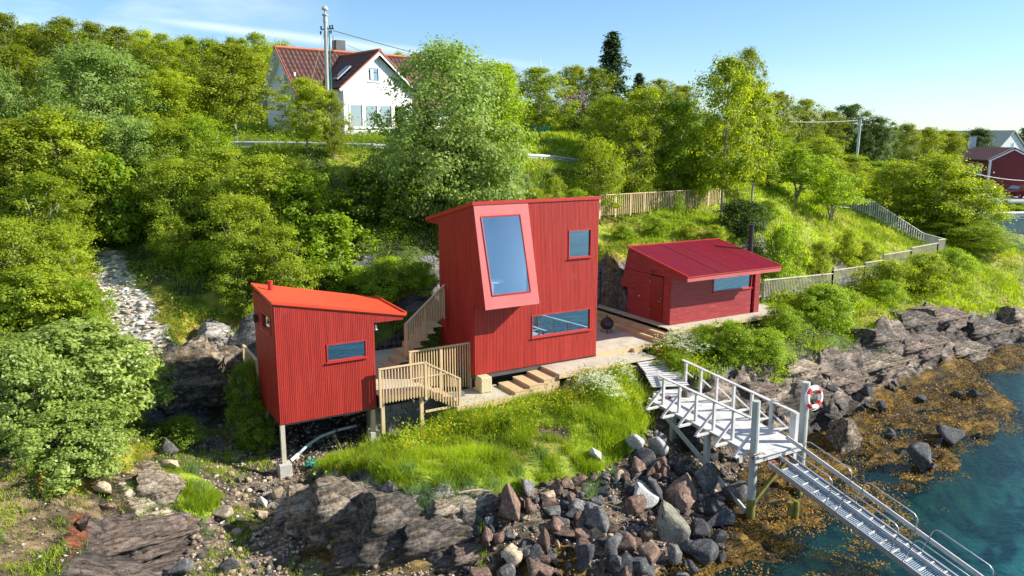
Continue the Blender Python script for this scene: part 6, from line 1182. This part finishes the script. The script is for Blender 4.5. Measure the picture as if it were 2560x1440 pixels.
for a in [(1575,1112,62,60,'white','white boulder leftmost of the pale three below the dock start'),(1632,1120,82,72,'white','large white pointed boulder in the middle of the pale three'),(1655,1106,52,60,'grey','rounded pale boulder rightmost of the pale three'),
 (1492,1142,40,36,'white','small flat white rock at the right edge of the grass bank'),(1598,1240,84,58,'white','white lichen covered boulder above the olive slab'),(1762,1195,80,100,'grey','tall bluish grey boulder beneath the dock'),
 (1660,1315,118,96,'olive','large smooth olive slab boulder in the centre of the rubble'),(1700,1250,110,110,'brown','long ridged red brown boulder right of the white lichen one'),(1270,1285,92,112,'brown','big red brown upright boulder at the left of the rubble'),(1225,1345,54,56,'brown','square dark red block under the big red brown boulder'),
 (1580,1260,74,52,'brown','red brown block right below the white lichen boulder'),(1485,1310,78,66,'grey','rounded grey boulder left of the olive slab'),(1455,1395,62,96,'dark','tall dark grey boulder at the bottom edge below the rounded grey one'),(1530,1365,66,56,'grey','grey brown boulder between the tall dark one and the olive slab'),(1620,1400,64,60,'brown','angular brown boulder below the olive slab'),(1540,1420,80,60,'dark','dark boulder at the bottom edge in the rubble middle'),(1600,1425,90,60,'dark','dark boulder at the bottom edge right of the rubble middle'),(1680,1385,46,70,'grey','narrow upright grey stone right of the angular brown boulder'),(1410,1330,70,44,'brown','low brown boulder left of the rounded grey one'),(1355,1360,50,66,'brown','upright reddish boulder left of the low brown one'),(1350,1425,62,44,'brown','orange brown boulder at the bottom edge left of the tall dark one'),(1375,1260,54,52,'brown','pointed red stone below the grass bank'),(1420,1215,56,52,'brown','square red brown stone touching the coarse grass tuft'),(1425,1250,36,30,'brown','small orange cube shaped stone below the coarse grass tuft'),
 (1640,1165,54,46,'brown','brown block just below the large white pointed boulder'),(1600,1170,60,50,'brown','brown stone below the leftmost white boulder'),(1655,1180,40,40,'brown','small brown block right of the other brown blocks'),(1700,1170,46,46,'dark','dark cube shaped stone left of the tall bluish boulder'),(1720,1100,90,80,'dark','dark shadowed rock under the dock start'),(1780,1270,60,60,'dark','dark wet stone below the bluish boulder'),(1790,1300,90,40,'dark','flat dark slab right of the olive slab'),(1805,1350,50,66,'dark','dark wet upright stone near the chain'),(1830,1230,70,60,'grey','knobbly grey rock behind the diagonal dock brace'),(1760,1390,80,60,'dark','seaweed edged dark rock at the bottom by the chain'),

 (432,955,200,190,'grey','huge rounded grey boulder in the shade left of the stilt cabin'),(545,850,110,70,'white','pale lichen covered rock on the slope above the huge grey boulder'),(590,930,110,110,'grey','shaded grey rock between the huge boulder and the stilt cabin'),
 (2205,855,150,60,'dark','long dark ledge block at the left end of the shore cliff'),(2290,815,160,70,'dark','dark overhanging ledge block in the middle of the shore cliff'),(2370,800,150,60,'brown','brown slab leaning below the bushes on the right shore'),(2470,835,170,70,'dark','cracked dark ledge near the right picture edge'),(2545,800,110,60,'grey','grey ledge block cut by the right picture edge'),(2300,875,170,60,'brown','rusty brown slab carrying the two iron pegs'),(2420,885,150,50,'grey','grey slanting slab just above the seaweed on the right'),(2200,920,190,60,'grey','long grey slab in the middle of the right shore'),(2110,960,150,56,'brown','brown ridge rock behind the life ring'),(2030,1000,130,60,'dark','dark ridge rock directly behind the far dock pile'),(2000,930,130,50,'tan','tan rock ledge right of the dock handrail'),(1900,985,110,50,'brown','brown bedrock hump beside the far dock posts'),(2125,1100,90,110,'grey','steep grey rock face rising from the seaweed right of the life ring'),
 (1180,1400,150,80,'brown','brown low rock at the lower right foot of the front outcrop'),(900,1400,200,80,'brown','ochre stained low rock at the foot of the front outcrop'),
 (870,1290,230,190,'grey','large striped grey rock forming the left side of the front outcrop'),(985,1320,220,180,'dark','dark furrowed rock in the middle of the front outcrop'),(1090,1370,260,150,'dark','broad dark sloping rock at the right of the front outcrop'),(780,1290,150,170,'tan','pale brown steep rock at the left end of the front outcrop'),(1130,1285,150,70,'tan','light tan crumbly rock on top of the front outcrop'),
 (330,1370,300,80,'brown','broad flat brown slab at the lower left corner'),(390,1230,130,100,'tan','cream coloured weathered rock left of the grass tuft'),
 (2300,1158,78,72,'dark','black wet boulder nearer the gangway on the seaweed'),(2382,1092,88,60,'dark','black topped grey boulder farther out on the seaweed'),(2345,1110,44,40,'dark','small dark rock between the two black boulders'),
 (560,1285,84,44,'tan','tan flat boulder on the beach left of the outcrop'),(660,1262,30,34,'white','small bright white stone below the front stilt'),(650,1290,36,26,'tan','tan stone below the small bright white one'),(690,1235,34,30,'tan','tan stone in the arc of beach stones'),(210,1315,64,46,'brown','dark purple brown rock above the sloping slab'),(270,1270,44,34,'brown','reddish rock beside the pale slab'),(265,1225,60,44,'tan','rounded grey tan rock below the ochre moss'),(430,1165,60,34,'tan','broad tan rock near the blue green plants'),(420,1120,70,44,'grey','dim grey rock in the shade below the willow bush'),
 (590,1335,26,22,'tan','round tan beach stone beside the small dark tuft'),(560,1420,70,46,'grey','grey boulder at the bottom edge on the beach'),(450,1425,60,40,'grey','grey boulder at the bottom edge below the slab')]: rock(*a)
NM={'brown':'reddish brown','grey':'grey','dark':'dark wet','tan':'tan','white':'pale white'}
def placed(px,py): 
    return None
rs_=random.Random(3); cnt=0
poly=[(1230,1250),(1350,1210),(1560,1170),(1620,1090),(1800,1120),(1830,1400),(1700,1440),(1160,1440)]
while cnt<270:
    px=rs_.uniform(1160,1840); py=rs_.uniform(1080,1440)
    if not inpoly(np.array([px]),np.array([py]),poly)[0]: continue
    k=rs_.random(); mt='brown' if k<.42 else 'grey' if k<.68 else 'dark' if k<.93 else 'tan'
    if px>1650 and mt!='grey': mt='dark'
    s=rs_.choice((12,14,16,18,20,24,30,36,44,58)); rock(px,py,s*rs_.uniform(.9,1.3),s*rs_.uniform(.7,1.),mt,f'{NM[mt]} rubble stone among the many between grass bank and water',f'{NM[mt]} rubble stones',name='rubble_stone'); cnt+=1
cnt=0
while cnt<60:
    px=rs_.uniform(470,760); py=rs_.uniform(1180,1440)
    if abs(px-(700-(py-1190)*.28+60*math.sin(py*.02)))>90: continue
    k=rs_.random(); mt='tan' if k<.5 else 'brown' if k<.8 else 'grey'; s=rs_.uniform(9,20); rock(px,py,s*1.2,s*.8,mt,f'{NM[mt]} beach stone in the strip left of the outcrop',f'{NM[mt]} beach stones',name='beach_stone',sink=.2); cnt+=1
cnt=0
while cnt<34:
    px=rs_.uniform(1900,2450); py=rs_.uniform(960,1180); 
    s=rs_.uniform(12,34); rock(px,py,s*1.2,s*.8,'dark',f'dark wet stone half covered in seaweed on the tidal flat','dark stones on the tidal flat',name='shore_stone'); cnt+=1
# pebbles
x,y,z=scatter(26000,-12,9,14,28,['gravel','ochre','soil','shadegr','pale'],RNG); k=clear(x,y)|True; zz=zone_at(x,y); k=(z>0)&((zz!=ZN.index('soil'))|(RNG.random(len(x))<.2))&((zz!=ZN.index('pale'))|(RNG.random(len(x))<.1)); x,y,z=x[k],y[k],z[k]; n=len(x)
s=RNG.lognormal(-3.55,.5,n).clip(.012,.12); bv=IV1/np.linalg.norm(IV1,axis=1)[:,None]; jit=RNG.uniform(.75,1.2,(n,len(bv),1)); sc=np.stack([s*RNG.uniform(.8,1.4,n),s*RNG.uniform(.8,1.3,n),s*RNG.uniform(.5,.9,n)],1)
V_=(bv[None]*jit*sc[:,None,:]+np.stack([x,y,z+s*.25],1)[:,None,:]).reshape(-1,3); F_=(IF1[None]+(np.arange(n)*len(bv))[:,None,None]).reshape(-1,3)
m,t,o=newmat('pebbles'); p=t.nodes.new('ShaderNodeBsdfPrincipled'); a=N(t,'ShaderNodeAttribute',attribute_name='lv'); L(t,ramp(t,a.outputs['Fac'],[(0,(.05,.045,.04)),(.3,(.17,.13,.10)),(.55,(.30,.20,.14)),(.85,(.36,.30,.23)),(1,(.50,.46,.40))]),p.inputs['Base Color']); p.inputs['Roughness'].default_value=.8; L(t,p.outputs[0],o.inputs[0])
g=npmesh('pebbles',V_,F_,m,attr=np.repeat(RNG.random(n),len(IF1)),smooth=True); tag(g,'loose pebbles and gravel covering the beach','pebbles',kind='stuff')

# pale shards on the scree
x,y,z=scatter(9000,-26,-10,22,40,['lichen'],RNG); n=len(x); s=RNG.lognormal(-2.75,.45,n).clip(.03,.22); jit=RNG.uniform(.55,1.3,(n,len(bv),1)); sc=np.stack([s*RNG.uniform(.8,1.7,n),s*RNG.uniform(.6,1.1,n),s*RNG.uniform(.3,.6,n)],1)
V_=(bv[None]*jit*sc[:,None,:]+np.stack([x,y,z+s*.1],1)[:,None,:]).reshape(-1,3); F_=(IF1[None]+(np.arange(n)*len(bv))[:,None,None]).reshape(-1,3)
m,t,o=newmat('scree_shards'); p=t.nodes.new('ShaderNodeBsdfPrincipled'); a=N(t,'ShaderNodeAttribute',attribute_name='lv'); L(t,ramp(t,a.outputs['Fac'],[(0,(.16,.11,.06)),(.3,(.34,.29,.22)),(.6,(.60,.57,.5)),(1,(.82,.80,.74))]),p.inputs['Base Color']); p.inputs['Roughness'].default_value=.85; L(t,p.outputs[0],o.inputs[0])
g=npmesh('scree',V_,F_,m,attr=np.repeat(RNG.random(n),len(IF1))); tag(g,'pale broken shards covering the steep scree strip','scree',kind='stuff')
